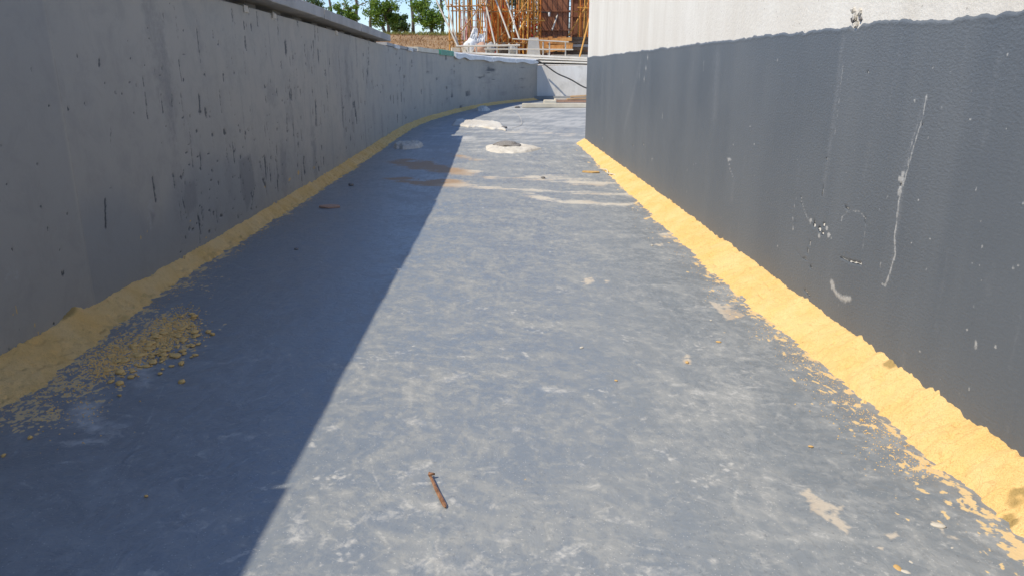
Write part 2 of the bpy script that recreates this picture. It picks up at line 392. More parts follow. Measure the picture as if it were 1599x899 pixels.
# ------------------------------------------------------------------ channel floor
fy = inv_rows(1.15, 30.0, 640); nc = 760
tcol = np.linspace(0, 1, nc)
FXL = LX(fy) - 0.15; FXR = np.where(fy < 10, RX(fy) + 0.15, RX(10) + 0.15 + np.clip(fy - 10, 0, 20) * 0.45)
FY = np.repeat(fy[:, None], nc, 1); FX = FXL[:, None] + (FXR - FXL)[:, None] * tcol[None, :]
pf = Paint(FY, FX, ['mud', 'scuff', 'sand'])
def fl(*uv): return [(lambda p: (p[1], p[0]))(flo(u, v)) for u, v in uv]
# mud stains across the channel (dried silt where water stood)
for o_, soft in [
    ([(601,252),(625,248),(650,249),(680,248),(690,256),(735,264),(752,268),(745,277),(700,272),(668,267),(640,264),(612,259)], 0.12),
    ([(590,279),(625,276),(660,281),(690,278),(730,283),(752,291),(720,293),(690,292),(650,290),(615,285)], 0.10),
    ([(745,275),(800,276),(850,274),(900,275),(945,279),(965,287),(940,291),(890,289),(840,284),(790,281),(750,279)], 0.12),
    ([(690,288),(760,291),(820,294),(870,297),(930,300),(1000,303),(990,308),(920,305),(860,303),(800,299),(745,295)], 0.06),
    ([(805,301),(835,299),(850,306),(885,311),(935,315),(990,317),(985,322),(930,320),(880,318),(845,313),(815,306)], 0.05),
    ([(760,205),(812,203),(845,206),(800,209)], 0.25), ([(840,207),(905,209),(900,213),(850,211)], 0.25),
    ([(700,239),(735,244),(765,250),(745,253),(715,247)], 0.10), ([(690,258),(720,262),(765,270),(730,272)], .08)]:
    pf.poly('mud', fl(*o_), soft, 0.98 if o_[0][0] < 640 else 0.74)
# tan patches by the right wall and elsewhere
for o_, soft in [
    ([(1108,470),(1130,475),(1152,473),(1140,481),(1163,490),(1160,498),(1135,499),(1122,488)], 0.012),
    ([(1246,770),(1262,764),(1290,786),(1318,792),(1308,806),(1330,828),(1322,836),(1296,818),(1270,806),(1262,788)], 0.010),
    ([(1378,836),(1400,832),(1404,840),(1392,846)], 0.006), ([(1360,855),(1384,854),(1380,861)], 0.005),
    ([(1450,812),(1474,818),(1476,830),(1500,842),(1502,850),(1478,842),(1462,826)], 0.007),
    ([(1065,555),(1080,552),(1078,568),(1066,568)], 0.010), ([(1025,365),(1050,362),(1060,372),(1035,373)], 0.02), ([(1015,382),(1040,379),(1032,386)], 0.02),
    ([(908,434),(925,432),(930,440),(912,445)], 0.012), ([(940,437),(955,438),(948,444)], 0.012)]:
    pf.poly('mud', fl(*o_), soft, 0.85)
# chalky scuffs, at their spots
for o_, soft, v in [
    ([(452,800),(468,795),(480,815),(492,832),(486,842),(455,855),(442,848),(455,822)], 0.02, 0.72),     ([(834,604),(850,602),(880,606),(902,610),(880,615),(850,613)], 0.02, 0.75), ([(678,594),(700,584),(740,577),(735,588),(700,598)], 0.03, 0.6),
    ([(1188,628),(1260,624),(1325,628),(1320,637),(1255,636),(1195,635)], 0.02, 0.42),
    ([(100,640),(130,618),(165,625),(160,650),(185,668),(195,680),(140,675),(105,665)], 0.05, 0.88), ([(80,690),(120,686),(172,682),(168,692),(110,696)], 0.02, 0.9),
    ([(200,565),(225,556),(246,572),(240,608),(215,605),(204,588)], 0.04, 0.75), ([(110,622),(135,618),(140,630),(115,630)], 0.03, 0.5),
    ([(500,668),(520,662),(534,668),(515,674)], 0.012, 0.7), ([(478,690),(492,688),(497,697),(482,698)], 0.01, 0.7),
    ([(790,666),(808,662),(820,668),(805,676)], 0.012, 0.6), ([(780,622),(800,618),(806,628),(788,630)], 0.012, 0.65),
    ([(770,838),(795,828),(806,836),(790,852),(768,848)], 0.02, 0.62), ([(640,884),(672,862),(680,866),(655,886)], 0.008, 0.6),
    ([(500,892),(525,884),(540,890),(520,899)], 0.02, 0.6), ([(1150,600),(1190,596),(1200,606),(1165,610)], 0.03, 0.62), ([(1105,630),(1118,628),(1124,668),(1112,668)], 0.015, 0.6),
    ([(710,214),(740,213),(742,217),(712,219)], 0.12, 1.1), ([(1060,480),(1120,470),(1160,473),(1120,482),(1080,490)], 0.03, 0.5), ([(1100,876),(1115,872),(1124,880),(1108,884)], 0.01, 0.7)]:
    pf.poly('scuff', fl(*o_), soft, v)
# random trowel scuffs, wipes and flecks: sizes in metres, spread over the whole channel
for i in range(1100):
    Y = 1.0 / rng.uniform(1 / 16.0, 1 / 1.2); x0, x1 = LX(Y), RX(min(Y, 10.5)); X = rng.uniform(x0 + 0.2, x1 - 0.1)
    s_ = rng.uniform(0.006, 0.028) * (1 if rng.random() < 0.88 else 2.4); an = rng.uniform(0, 3.14) if rng.random() < .6 else rng.normal(1.57, 0.4)
    pf.blob('scuff', (Y, X), s_ * rng.uniform(0.6, 2.6), s_ * rng.uniform(0.25, 0.7), rng.uniform(0.12, 0.5) * (0.7 if X < -0.9 else 1) * (1.5 if rng.random() < .08 else 1), 0.9, an)
for i in range(170):
    Y = 1.0 / rng.uniform(1 / 11.0, 1 / 1.2); X = rng.uniform(-1.4, 1.1); a = rng.normal(0.1, 0.7); L = rng.uniform(0.03, 0.16); b = a + rng.normal(0, 0.3)
    p0 = (Y, X); p1 = (Y + L * math.cos(a) * 0.5, X + L * math.sin(a) * 0.5); p2 = (p1[0] + L * math.cos(b) * 0.5, p1[1] + L * math.sin(b) * 0.5)
    pf.stroke('scuff', [p0, p1, p2], rng.uniform(0.0015, 0.006), rng.uniform(0.25, 0.55))
for i in range(26):                                    # bubbly foot-like clusters
    Y = 1.0 / rng.uniform(1 / 6.0, 1 / 1.3); X = rng.uniform(-0.5, 0.9)
    for k in range(rng.integers(8, 18)): pf.blob('scuff', (Y + rng.normal(0, 0.03), X + rng.normal(0, 0.025)), rng.uniform(.004, .011), rng.uniform(.004, .009), rng.uniform(.5, .8), 0.4)
for u, v in [(1085,415),(1115,470),(1080,412)]:        # ring marks
    c = fl((u, v))[0]; pf.stroke('scuff', [(c[0] + 0.05 * math.cos(t), c[1] + 0.05 * math.sin(t)) for t in np.linspace(0, 6.1, 20)], 0.004, 0.6)
for pts, w in [([(170,800),(260,590),(330,520)],.004), ([(330,505),(390,520),(480,430)],.003), ([(180,740),(215,700),(240,660)],.004)]: pf.stroke('scuff', fl(*pts), w, 0.45)
# sand smears thrown off the two fillets
def sand_band(side, Ys, wid, dens):
    for i in range(dens):
        Y = 1 / rng.uniform(1 / Ys[1], 1 / Ys[0]); off = abs(rng.normal(0, wid))
        X = (LX(Y) + 0.10 + off) if side < 0 else (RX(Y) - 0.14 - off)
        s_ = rng.uniform(0.006, 0.028) * math.exp(-off / (wid * 2.0)) * (0.5 + 0.12 * Y)
        pf.blob('sand', (Y, float(X)), s_ * rng.uniform(0.8, 2.6), s_ * rng.uniform(0.4, 1.0), rng.uniform(0.6, 1.0), 0.8, rng.normal(0, 0.4))
sand_band(-1, (1.6, 12), 0.05, 260); sand_band(1, (1.25, 10.4), 0.08, 330)
for c_, n_, sg in [((250, 512), 420, 34), ((180, 545), 260, 40), ((110, 592), 240, 36), ((45, 645), 160, 26), ((310, 440), 70, 22)]:
    for i in range(n_):
        u, v = c_[0] + rng.normal(0, sg), c_[1] + rng.normal(0, sg * 0.5); p = fl((u, v))[0]
        if p[1] < LX(p[0]) + 0.03: continue
        pf.blob('sand', p, rng.uniform(.004, .013), rng.uniform(.004, .010), rng.uniform(.6, .95), 0.7)
def warp(X, Y, f, amt, s_): return X + amt * (fbm(X * f, Y * f, 3, s_) - .5), Y + amt * (fbm(X * f + 31, Y * f - 7, 3, s_ + 5) - .5)
w1 = warp(FX, FY, 3.0, .35, 201); w2 = warp(FX, FY, 9.0, .12, 211); w3 = warp(FX, FY, 1.6, .5, 221)
def rot(X, Y, a): return X * math.cos(a) + Y * math.sin(a), -X * math.sin(a) + Y * math.cos(a)
q1, q2, q3 = rot(*w1, R(12)), rot(*w1, R(-20)), rot(*w3, R(58))
dust_and_light = .16 + .26 * sstep(.30, .70, fbm(w1[0] * 3.0, w1[1] * 3.0, 4, 301)) + .30 * sstep(.48, .66, fbm(w2[0] * 16, w2[1] * 16, 4, 311)) + .30 * sstep(.56, .68, fbm(w2[0] * 38, w2[1] * 30, 3, 315)) \
     + .22 * sstep(.52, .72, fbm(q1[0] * 30, q1[1] * 3.2, 3, 321)) + .26 * sstep(.54, .74, fbm(q2[0] * 3.6, q2[1] * 24, 3, 331)) + .22 * sstep(.55, .74, fbm(q3[0] * 26, q3[1] * 4, 3, 341))
dust_and_light = dust_and_light * (.80 + .25 * sstep(.3, .66, fbm(w3[0] * .9, w3[1] * .9, 3, 351))) * (.55 + .45 * sstep(-1.25, .05, FX + .5 * (fbm(FX * 2, FY * 2, 3, 355) - .5)))   # thinner film along the left, also deepening the shaded strip in the colour
dust_and_light = dust_and_light + sstep(4, 15, FY) * sstep(-.8, .2, FX - LX(FY) - 1.0) * (.25 + .9 * sstep(.4, .65, fbm(w1[0] * 2, w1[1] * 5, 4, 357)))   # pale far end, mostly the sky's grazing sheen painted into the colour
pf.f['dust_and_light'] = np.clip(dust_and_light, 0, 1.5)
pf.f['mud'] = np.clip(pf.f['mud'] + (pf.f['mud'] > .03) * 1.5 * (fbm(FX * 5, FY * 16, 4, 361) - .5) * sstep(4, 6, FY), 0, 1.2)
pf.f['mud'] = np.clip(pf.f['mud'] + (pf.f['mud'] > .03) * (.9 * (fbm(FX * 38, FY * 38, 4, 363) - .5) + .8 * (fbm(FX * 110, FY * 110, 2, 365) - .5)) * sstep(5, 4, FY), 0, 1.2)
pf.f['silt'] = np.clip(.22 * sstep(5, 4, FY) + sstep(-.15, -.75, FX + .5 * (fbm(FX * 3, FY * 3, 3, 371) - .5)) + .35 * sstep(.5, .7, fbm(FX * 3, FY * 6, 3, 381)), 0, 1)
zf = 0.004 * (fbm(FX * 1.1, FY * 1.1, 3, 4) - 0.5) + 0.0035 * (fbm(FX * 9, FY * 5, 3, 9) - 0.5)
seam = fl((693, 770))[0][1]; zf = zf + 0.004 * sstep(-0.012, 0.004, FX - (seam + 0.012 * np.sin(FY * 3) - 0.02 * (FY - 1.6))) * (FY < 1.75) * sstep(1.75, 1.60, FY)
flo_ob = grid_obj('channel_floor', np.stack([FX, FY, zf], -1), MF, attrs=pf.f, flip=True)
tag(flo_ob, kind='structure')

# ------------------------------------------------------------------ left wall
lw = empty('retaining_wall', (float(LX(8)), 8, 0), 'long pitted grey wall in shade left of the channel, topped with blocks', 'wall'); lw['kind'] = 'thing'
sy = np.linspace(-7, L_END, 140); bx = LX(sy)
prof = [(-0.006, -0.28), (-0.006, None), (-0.40, None), (-0.40, -0.28)]
P = np.array([[(x + dx, y, float(LT(y)) if z is None else z) for dx, z in prof] for x, y in zip(bx, sy)])
V = P.reshape(-1, 3); F = []
for i in range(len(sy) - 1):
    for k in range(4): a, b = i * 4 + k, i * 4 + (k + 1) % 4; F.append((a, a + 4, b + 4, b))
F += [(0, 1, 2, 3), tuple((len(sy) - 1) * 4 + k for k in (3, 2, 1, 0))]
pydata('wall_body', V, F, MGREY, lw)
ly = inv_rows(1.25, L_END - 0.01, 900); lz = np.concatenate([np.linspace(-0.02, 1.485, 150), [1.494]])
LYg = np.repeat(ly[:, None], len(lz), 1); LZg = lz[None, :] / 1.5 * LT(ly)[:, None]
pl = Paint(LYg, LZg, ['pit', 'smear', 'sandy', 'wet', 'panel_and_shade'])
for i in range(700):
    Y = 1 / rng.uniform(1 / 24, 1 / 1.6) if rng.random() < 0.5 else rng.uniform(4, 22); z = rng.uniform(0.1, 1.45)
    dense = sstep(3.2, 5.5, Y); r_ = rng.random()
    if Y < 3.4 and rng.random() < .72: continue
    if r_ < 0.45: pl.blob('pit', (Y, z), rng.uniform(.002, .007) * (1 + 0.16 * Y) * rng.uniform(.5, 1.3), rng.uniform(.002, .010), rng.uniform(.6, 1.0), 0.8)
    elif r_ < 0.45 + 0.5 * dense: 
        L = rng.uniform(0.02, 0.16); pl.stroke('pit', [(Y, z), (Y + rng.normal(0, .004) * Y * .3, z - L)], rng.uniform(.003, .007) * (1 + 0.22 * Y), rng.uniform(.5, .95))
    else: pl.blob('pit', (Y, z), rng.uniform(.002, .005) * (1 + .1 * Y), rng.uniform(.003, .008), rng.uniform(.6, .95), .4)
for i in range(60):                                     # seams of form boards, run-marks
    Y = rng.uniform(4.2, 26); z1 = rng.uniform(0.9, 1.5); z0 = rng.uniform(0, 0.8)
    pl.stroke('pit' if rng.random() < .45 else 'wet', [(Y, z1), (Y + .01, (z0 + z1) / 2), (Y, z0)], (.004 if rng.random() < .6 else .009) * (1 + .14 * Y), rng.uniform(.42, .62))
for i in range(240):                                    # fine vertical runs over the farther stretch
    Y = rng.uniform(5, 25.5); z1 = rng.uniform(.5, 1.4); pl.stroke('wet', [(Y, z1), (Y + rng.normal(0, .01), z1 - rng.uniform(.15, .8))], rng.uniform(.003, .008) * (1 + .14 * Y), rng.uniform(.35, .75))
for i in range(300):
    Y = rng.uniform(4.0, 25.5) if rng.random() < .6 else rng.uniform(3.6, 10); z1 = rng.uniform(.2, 1.3); pl.stroke('pit', [(Y, z1), (Y + rng.normal(0, .01), z1 - rng.uniform(.03, .22))], rng.uniform(.002, .005) * (1 + .14 * Y), rng.uniform(.5, .95))
for i in range(220):
    Y = rng.uniform(4.5, 25.5); z = rng.uniform(.1, 1.4); pl.blob('pit', (Y, z), rng.uniform(.004, .012) * (1 + .2 * Y), rng.uniform(.01, .05), rng.uniform(.45, .85), .7)
for i in range(90):
    Y = rng.uniform(3.6, 25); pl.blob('wet', (Y, rng.uniform(0.2, 1.3)), rng.uniform(.03, .10) * (1 + .06 * Y), rng.uniform(.1, .35), rng.uniform(.3, .7), 0.6)
def lp(*uv): return [lwall(u, v) for u, v in uv]
for pts, w, v in [([(314,150),(316,178)],.012,1), ([(324,170),(325,182)],.013,1), ([(166,312),(167,355)],.007,1), ([(497,40),(498,60)],.02,.9), ([(491,45),(493,140),(494,200)],.010,.8),
                  ([(498,160),(499,195)],.025,1), ([(450,68),(451,82)],.028,1), ([(436,225),(437,260),(438,300)],.012,.8), ([(452,180),(453,205)],.02,.8), ([(437,265),(438,300)],.014,.9),
                  ([(470,215),(469,260)],.012,.7), ([(385,35),(386,45)],.012,.9), ([(258,20),(258,34)],.006,.8), ([(316,240),(317,260)],.008,1), ([(175,200),(174,240)],.005,.6), ([(157,92),(157,105)],.006,.9),
                  ([(456,120),(457,160)],.018,.7), ([(459,140),(460,155)],.02,1), ([(414,280),(419,292)],.014,1), ([(390,245),(398,262),(402,290),(395,330)],.008,.75), ([(378,255),(380,300)],.006,.7)]:
    pl.stroke('pit', lp(*pts), w, v)
for u, v in [(135,163),(122,88),(322,117),(165,130),(183,145),(193,147),(253,118),(290,125),(262,197),(216,134),(231,110),(271,205),(108,169),(78,165),(60,257),(2,228),(40,545),(20,390),(76,358),(95,390),(107,335),(15,545),(85,505),(30,552),(300,262),(336,215),(205,128),(186,116),(98,545)]:
    pl.blob('pit', lwall(u, v), .0055, .0075, 1.0, 0.8)
for i in range(120):                                    # torn spots low on the wall between the smears
    u = rng.uniform(285, 480); v = rng.uniform(0.45, 0.98) * (335 + (400 - u) * 0.6); pl.blob('pit', lwall(u, v), rng.uniform(.006, .02), rng.uniform(.004, .014), rng.uniform(.6, 1), .6)
for o_, n, v in [(([(232,310),(240,305),(245,330),(242,360),(234,366),(230,345)]), 'smear', .55), (([(0,395),(30,402),(36,425),(30,445),(0,450)]), 'smear', .42), (([(376,250),(395,240),(402,290),(390,330),(380,300)]), 'wet', .9),
                 (([(290,285),(308,280),(312,320),(296,340),(288,320)]), 'wet', .7), (([(236,330),(244,335),(240,352)]), 'wet', 1.)]:
    pl.poly(n, lp(*o_), 0.02, v)
for u, v, a, b in [(26,485,.004,.02),(325,370,.012,.008),(222,372,.004,.01),(232,360,.004,.01),(300,345,.01,.008),(418,292,.03,.01),(470,270,.03,.02),(456,280,.03,.014),(495,262,.05,.014),(60,520,.006,.01),(55,508,.004,.01),(20,492,.004,.008)]:
    pl.blob('sandy', lwall(u, v), a, b, 0.9, 0.6)
for Yj in (2.92, 4.9, 7.4, 10.2, 14.0, 18.0, 22.0): pl.stroke('wet', [(Yj, 1.45), (Yj + .01, .7), (Yj, .02)], .003 * (1 + .12 * Yj), .6)
pl.f['panel_and_shade'] = np.maximum(sstep(2.93, 2.90, LYg) * 0.8, .75 * sstep(.52, .30, LZg + .35 * (fbm(LYg * 2.5, LZg * 2.5, 3, 79) - .5)) * sstep(8, 4, LYg)) + 0.5 * sstep(.45, .7, fbm(LYg * .7, LZg * .5, 2, 77)) * (LYg > 2.93)  # darker low band paints the weaker bounce light near the wall base
pl.f['tone'] = np.clip(.55 * sstep(.25, .75, fbm(LYg * 3.4, LZg * .5, 4, 401)) + .45 * sstep(.3, .7, fbm(LYg * 1.1, LZg * 1.4, 4, 411)) + .25 * (fbm(LYg * 14, LZg * .8, 3, 421) - .5) * 2 * sstep(3, 6, LYg), 0, 1)
dep = 0.001 * fbm(LYg * 5, LZg * 2, 3, 2) - 0.004 * sstep(.4, .7, pl.f['pit']) + 0.001 * fbm(LYg * 22, LZg * 22, 2, 8)
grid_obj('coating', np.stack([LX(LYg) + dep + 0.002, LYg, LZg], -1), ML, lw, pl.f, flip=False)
# concrete coping blocks along the near stretch, each with a gap below
edges = [lwall(u, v)[0] for u, v in [(457, 20), (504, 36), (541, 48)]]
edges = [-6.0, -3.6, -1.2, 1.2, 3.3] + [5.45, 7.0, 8.9] + [11.35]
for i in range(len(edges) - 1):
    y0, y1 = edges[i] + 0.008, edges[i + 1] - 0.008; n = 14
    ys = np.linspace(y0, y1, n); V, F = [], []
    dz, dx = random.uniform(-.004, .004), random.uniform(-.008, .008)
    for y in ys:
        x = float(LX(y)) + dx; w = .002 * math.sin(y * 9.1) + .003 * math.sin(y * 23.)
        sec = [(0.094 + w, .050), (0.098 + w, .054), (0.098 + w, .132), (0.093, .137), (-0.30, .137), (-0.31, .130), (-0.31, .045)]
        V += [(x + a, y, z + dz + float(LT(y))) for a, z in sec]
    k = 7
    for j in range(n - 1):
        for q in range(k): a, b = j * k + q, j * k + (q + 1) % k; F.append((a, a + k, b + k, b))
    F += [tuple(range(k)), tuple(range((n - 1) * k, n * k))[::-1]]
    pydata('coping_block', V, F, MCOPE, lw)
# mortar dabs left between wall top and blocks (carry the blocks)
for y in np.arange(-5.6, 11.2, 0.62):
    bevel_box('mortar_dab', (0.22, random.uniform(.10, .2), 0.07), MGREY, 0.01, lw, (float(LX(y)) - 0.20, y, float(LT(y)) + .018), (0, 0, random.uniform(-.2, .2)), 0.006)
for y, zz in [(y_, float(LT(y_))) for y_ in (5.15, 5.75, 7.9)]:   # pale drips squeezed out under the blocks
    bevel_box('mortar_drip', (0.014, 0.09, 0.045), MMORT, 0.005, lw, (float(LX(y)) + 0.006, y, zz - .02), (0, 0, 0), 0.006)

# ------------------------------------------------------------------ right wall
rw = empty('tall_wall', (float(RX(5)), 5, 0), 'tall sunlit wall on the right, dark grey coating below bare pale concrete', 'wall'); rw['kind'] = 'thing'
bw = bmesh.new()
foot = [(float(RX(-7)) + .004, -7), (float(RX(R_END)) + .004, R_END), (float(RX(R_END)) + 5.0, R_END + 1.6), (float(RX(R_END)) + 5.0, R_END + .9), (float(RX(R_END)) + .55, R_END - .55), (float(RX(-7)) + .5, -7)]
lo = [bw.verts.new((x, y, -.28)) for x, y in foot]; hi = [bw.verts.new((x, y, R_TOP)) for x, y in foot]
for i in range(6): bw.faces.new((lo[i], lo[(i + 1) % 6], hi[(i + 1) % 6], hi[i]))
bw.faces.new(hi); bw.faces.new(lo[::-1]); bmesh.ops.recalc_face_normals(bw, faces=bw.faces[:])
bmesh.ops.bevel(bw, geom=[e for e in bw.edges if any(abs(v.co.z - R_TOP) < 1e-4 for v in e.verts) or (abs(e.verts[0].co.y - R_END) < .01 and abs(e.verts[1].co.y - R_END) < .01)], offset=0.035, segments=3, affect='EDGES')
me = bpy.data.meshes.new('wall_body'); bw.to_mesh(me); bw.free(); me.materials.append(MBARE)
o = bpy.data.objects.new('wall_body', me); o.location = -rw.location; link(o, rw)
ry = inv_rows(1.0, R_END - 0.002, 760); rz = np.linspace(-.02, 1.26, 230)
RYg = np.repeat(ry[:, None], len(rz), 1); RZg = np.repeat(rz[None, :], len(ry), 0)
pr = Paint(RYg, RZg, ['scrape', 'pit', 'haze'])
def rp(*uv): return [rwall(u, v) for u, v in uv]
for pts, w, v in [([(1447,148),(1440,185),(1425,235),(1410,290)],.0035,.85), ([(1412,270),(1404,310),(1397,370),(1398,398),(1388,430),(1382,446)],.0045,.9), ([(1410,272),(1404,302)],.009,1),
                  ([(1433,192),(1422,230),(1416,262)],.003,.6), ([(1382,446),(1377,443)],.004,.9), ([(1389,286),(1384,300)],.003,.5), ([(1012,85),(1008,110),(1004,135)],.010,.85), ([(1000,95),(996,160)],.008,.45),
                  ([(1137,250),(1141,268),(1145,278)],.004,.8), ([(1136,248),(1142,250)],.008,.8), ([(1298,440),(1304,455),(1315,466),(1328,466)],.010,.95), ([(1300,442),(1299,450)],.009,.9),
                  ([(1099,97),(1098,110)],.012,.45), ([(1082,98),(1081,108)],.010,.4), ([(1316,105),(1310,160),(1303,215)],.006,.45), ([(973,112),(972,130)],.012,.5), ([(1036,165),(1034,185)],.006,.6), ([(1018,248),(1018,254)],.006,.8),
                  ([(940,212),(942,220)],.008,.7), ([(1010,215),(1008,230)],.004,.6), ([(1523,532),(1524,542)],.006,.7), ([(1073,255),(1072,330)],.003,.45), ([(1375,410),(1373,420)],.003,.6), ([(1387,305),(1383,312)],.003,.6),
                  ([(1314,350),(1314,340),(1325,328),(1342,330),(1350,340),(1351,355),(1347,385),(1345,408)],.0035,.6), ([(1238,360),(1238,330),(1243,310)],.0035,.75), ([(1250,310),(1258,335),(1265,350)],.0035,.75), ([(1494,150),(1500,135)],.003,.35)]:
    pr.stroke('scrape', rp(*pts), w, v)
for pts, w, v in [([(1250,305),(1251,318)],.005,.8), ([(1243,318),(1240,360)],.002,.55), ([(1265,375),(1259,398)],.004,1), ([(1252,403),(1259,405)],.003,.9), ([(1240,388),(1252,403)],.002,.6), ([(1265,415),(1267,420)],.006,.8),
                  ([(1326,408),(1344,412)],.0045,1), ([(1312,402),(1326,408)],.003,.8), ([(1350,340),(1350,348)],.004,.9), ([(1290,247),(1290,253)],.004,1), ([(1287,280),(1283,305)],.004,.9), ([(1281,320),(1279,335)],.0015,.5), ([(1319,322),(1325,328)],.005,.8),
                  ([(1246,254),(1284,248)],.0015,.42), ([(987,222),(988,228)],.008,1), ([(1005,222),(1004,230)],.008,.8), ([(1065,278),(1063,290)],.004,.5), ([(1256,452),(1264,462)],.005,.9)]:
    pr.stroke('pit', rp(*pts), w, v)
for u, v, r_ in [(1271,351,.010),(1279,357,.011),(1286,351,.009),(1284,364,.008),(1271,345,.004),(1406,288,.006),(1440,195,.004),(1385,313,.003),(1297,265,.003),(1355,113,.004)]: pr.blob('pit', rwall(u, v), r_ * 1.3, r_, 1.0, .5)
for u, v, r_ in [(1266,344,.009),(1291,357,.010),(1294,367,.011),(1279,369,.009),(1405,279,.008),(1296,263,.005),(1298,372,.004),(1428,157,.005),(1434,313,.004),(1452,373,.004),(1423,380,.003),(1446,420,.003),(1470,168,.004),(1515,187,.004)]: pr.blob('scrape', rwall(u, v), r_ * 1.2, r_, .95, .5)
for i in range(90):
    Y = 1 / rng.uniform(1 / 10, 1 / 1.5); z = rng.uniform(.12, 1.1)
    if rng.random() < .65: pr.blob('scrape', (Y, z), rng.uniform(.002, .005) * (1 + .1 * Y), rng.uniform(.002, .006), rng.uniform(.5, .9), .5)
    else: pr.stroke('haze', [(Y, z), (Y, z - rng.uniform(.05, .3))], rng.uniform(.006, .03), rng.uniform(.15, .4))
for pts, w in [([(1316,60),(1300,200),(1285,300)],.02), ([(1000,95),(985,160),(975,200)],.05), ([(1120,90),(1115,180)],.06), ([(1445,150),(1410,270)],.012), ([(1410,290),(1390,430)],.010), ([(1145,285),(1142,310)],.02)]: pr.stroke('haze', rp(*pts), w, .55)
pr.f['tone'] = np.clip(.5 * sstep(.25, .75, fbm(RYg * 3.2, RZg * .6, 4, 431)) + .5 * sstep(.3, .7, fbm(RYg * .9, RZg * 1.2, 4, 441)) + .16 * (fbm(RYg * 26, RZg * .7, 3, 451) - .5) * 2, 0, 1)
pr.f['peel'] = .35 + .75 * sstep(.3, .65, fbm(RYg * .7, RZg * 1.1, 3, 461)) * sstep(6, 2.5, RYg) + .1
edge_z = 1.152 + 0.018 * (fbm(RYg * 3, RYg * 0, 3, 5) - .5) + 0.020 * (fbm(RYg * 24, RZg * 16, 3, 6) - .5) + -.03 * np.clip((2.6 - RYg), 0, 1) - 0.02 * sstep(7, 10, RYg) * 0
chip = rwall(1335, 42); bite = np.clip(1 - np.hypot((RYg - chip[0]) / .045, (RZg - 1.165) / .045), 0, 1); edge_z = edge_z - .05 * bite
thick = np.clip((edge_z - RZg) / .006, -1, 1) * 0.0035
lip = 0.0015 * np.exp(-((edge_z - .007 - RZg) / .006) ** 2)
rel = -0.004 * sstep(.4, .7, pr.f['pit']) + .0012 * (fbm(RYg * 8, RZg * 8, 3, 21) - .5) + .003 * sstep(.5, .9, pr.f['scrape']) * (fbm(RYg * 60, RZg * 60, 2, 3) - .3)
RXg = RX(RYg) + .004 - (thick + lip * (thick > 0) + rel * (thick > 0))
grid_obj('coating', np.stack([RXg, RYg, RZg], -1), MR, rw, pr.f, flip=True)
# spalled tie hole right above the coating
cY, cZ = chip[0], 1.19
for i, (dy, dz, s_) in enumerate([(.01, .0, .026), (-.02, .012, .02), (.03, .02, .017), (-.005, -.028, .022), (.022, -.012, .018), (-.035, -.012, .013)]):
    bevel_box('mortar_lump', (.016, s_, s_ * 1.1), MMORT if i < 4 else MSTONE, .004, rw, (float(RX(cY)) + .002, cY + dy, cZ + dz - .01), (random.uniform(0, 3), 0, random.uniform(-.3, .3)), .003)

# ------------------------------------------------------------------ cross wall closing the far end
c0, c1 = Vector((float(LX(L_END)) - .4, L_END + .02, 0)), Vector((7.5, 24.8, 0))
cw = empty('cross_wall', c0, 'low stained pale concrete wall across the far end of the channel', 'wall'); cw['kind'] = 'thing'
d = (c1 - c0).normalized(); nrm = Vector((d.y, -d.x, 0)); ang = math.atan2(d.y, d.x); Lc = (c1 - c0).length
x_ = 0
for i, wd in enumerate([2.35, 1.75, 2.4]):
    a = x_; b = min(x_ + wd, Lc); x_ = b
    mid = c0 + d * ((a + b) / 2) - nrm * .2
    bevel_box('wall_bay', (b - a - .014, .40, 1.36), MCROSS, .012, cw, (mid.x, mid.y, 1.10 - .68), (0, 0, ang))
m_ = c0 + d * 3.0 - nrm * .22; bevel_box('joint_filler', (Lc - .1, .36, 1.30), MGREY, 0, cw, (c0 + d * Lc / 2 - nrm * .215).to_tuple()[:2] + (.40,), (0, 0, ang))
kb = c0 + d * 1.45 + nrm * .12
tag(bevel_box('kerb_strip', (2.5, .2, .13), MGREY, .02, None, (kb.x, kb.y, .06), (0, 0, ang)), 'low grey concrete kerb strip at the foot of the far cross wall', 'kerb')

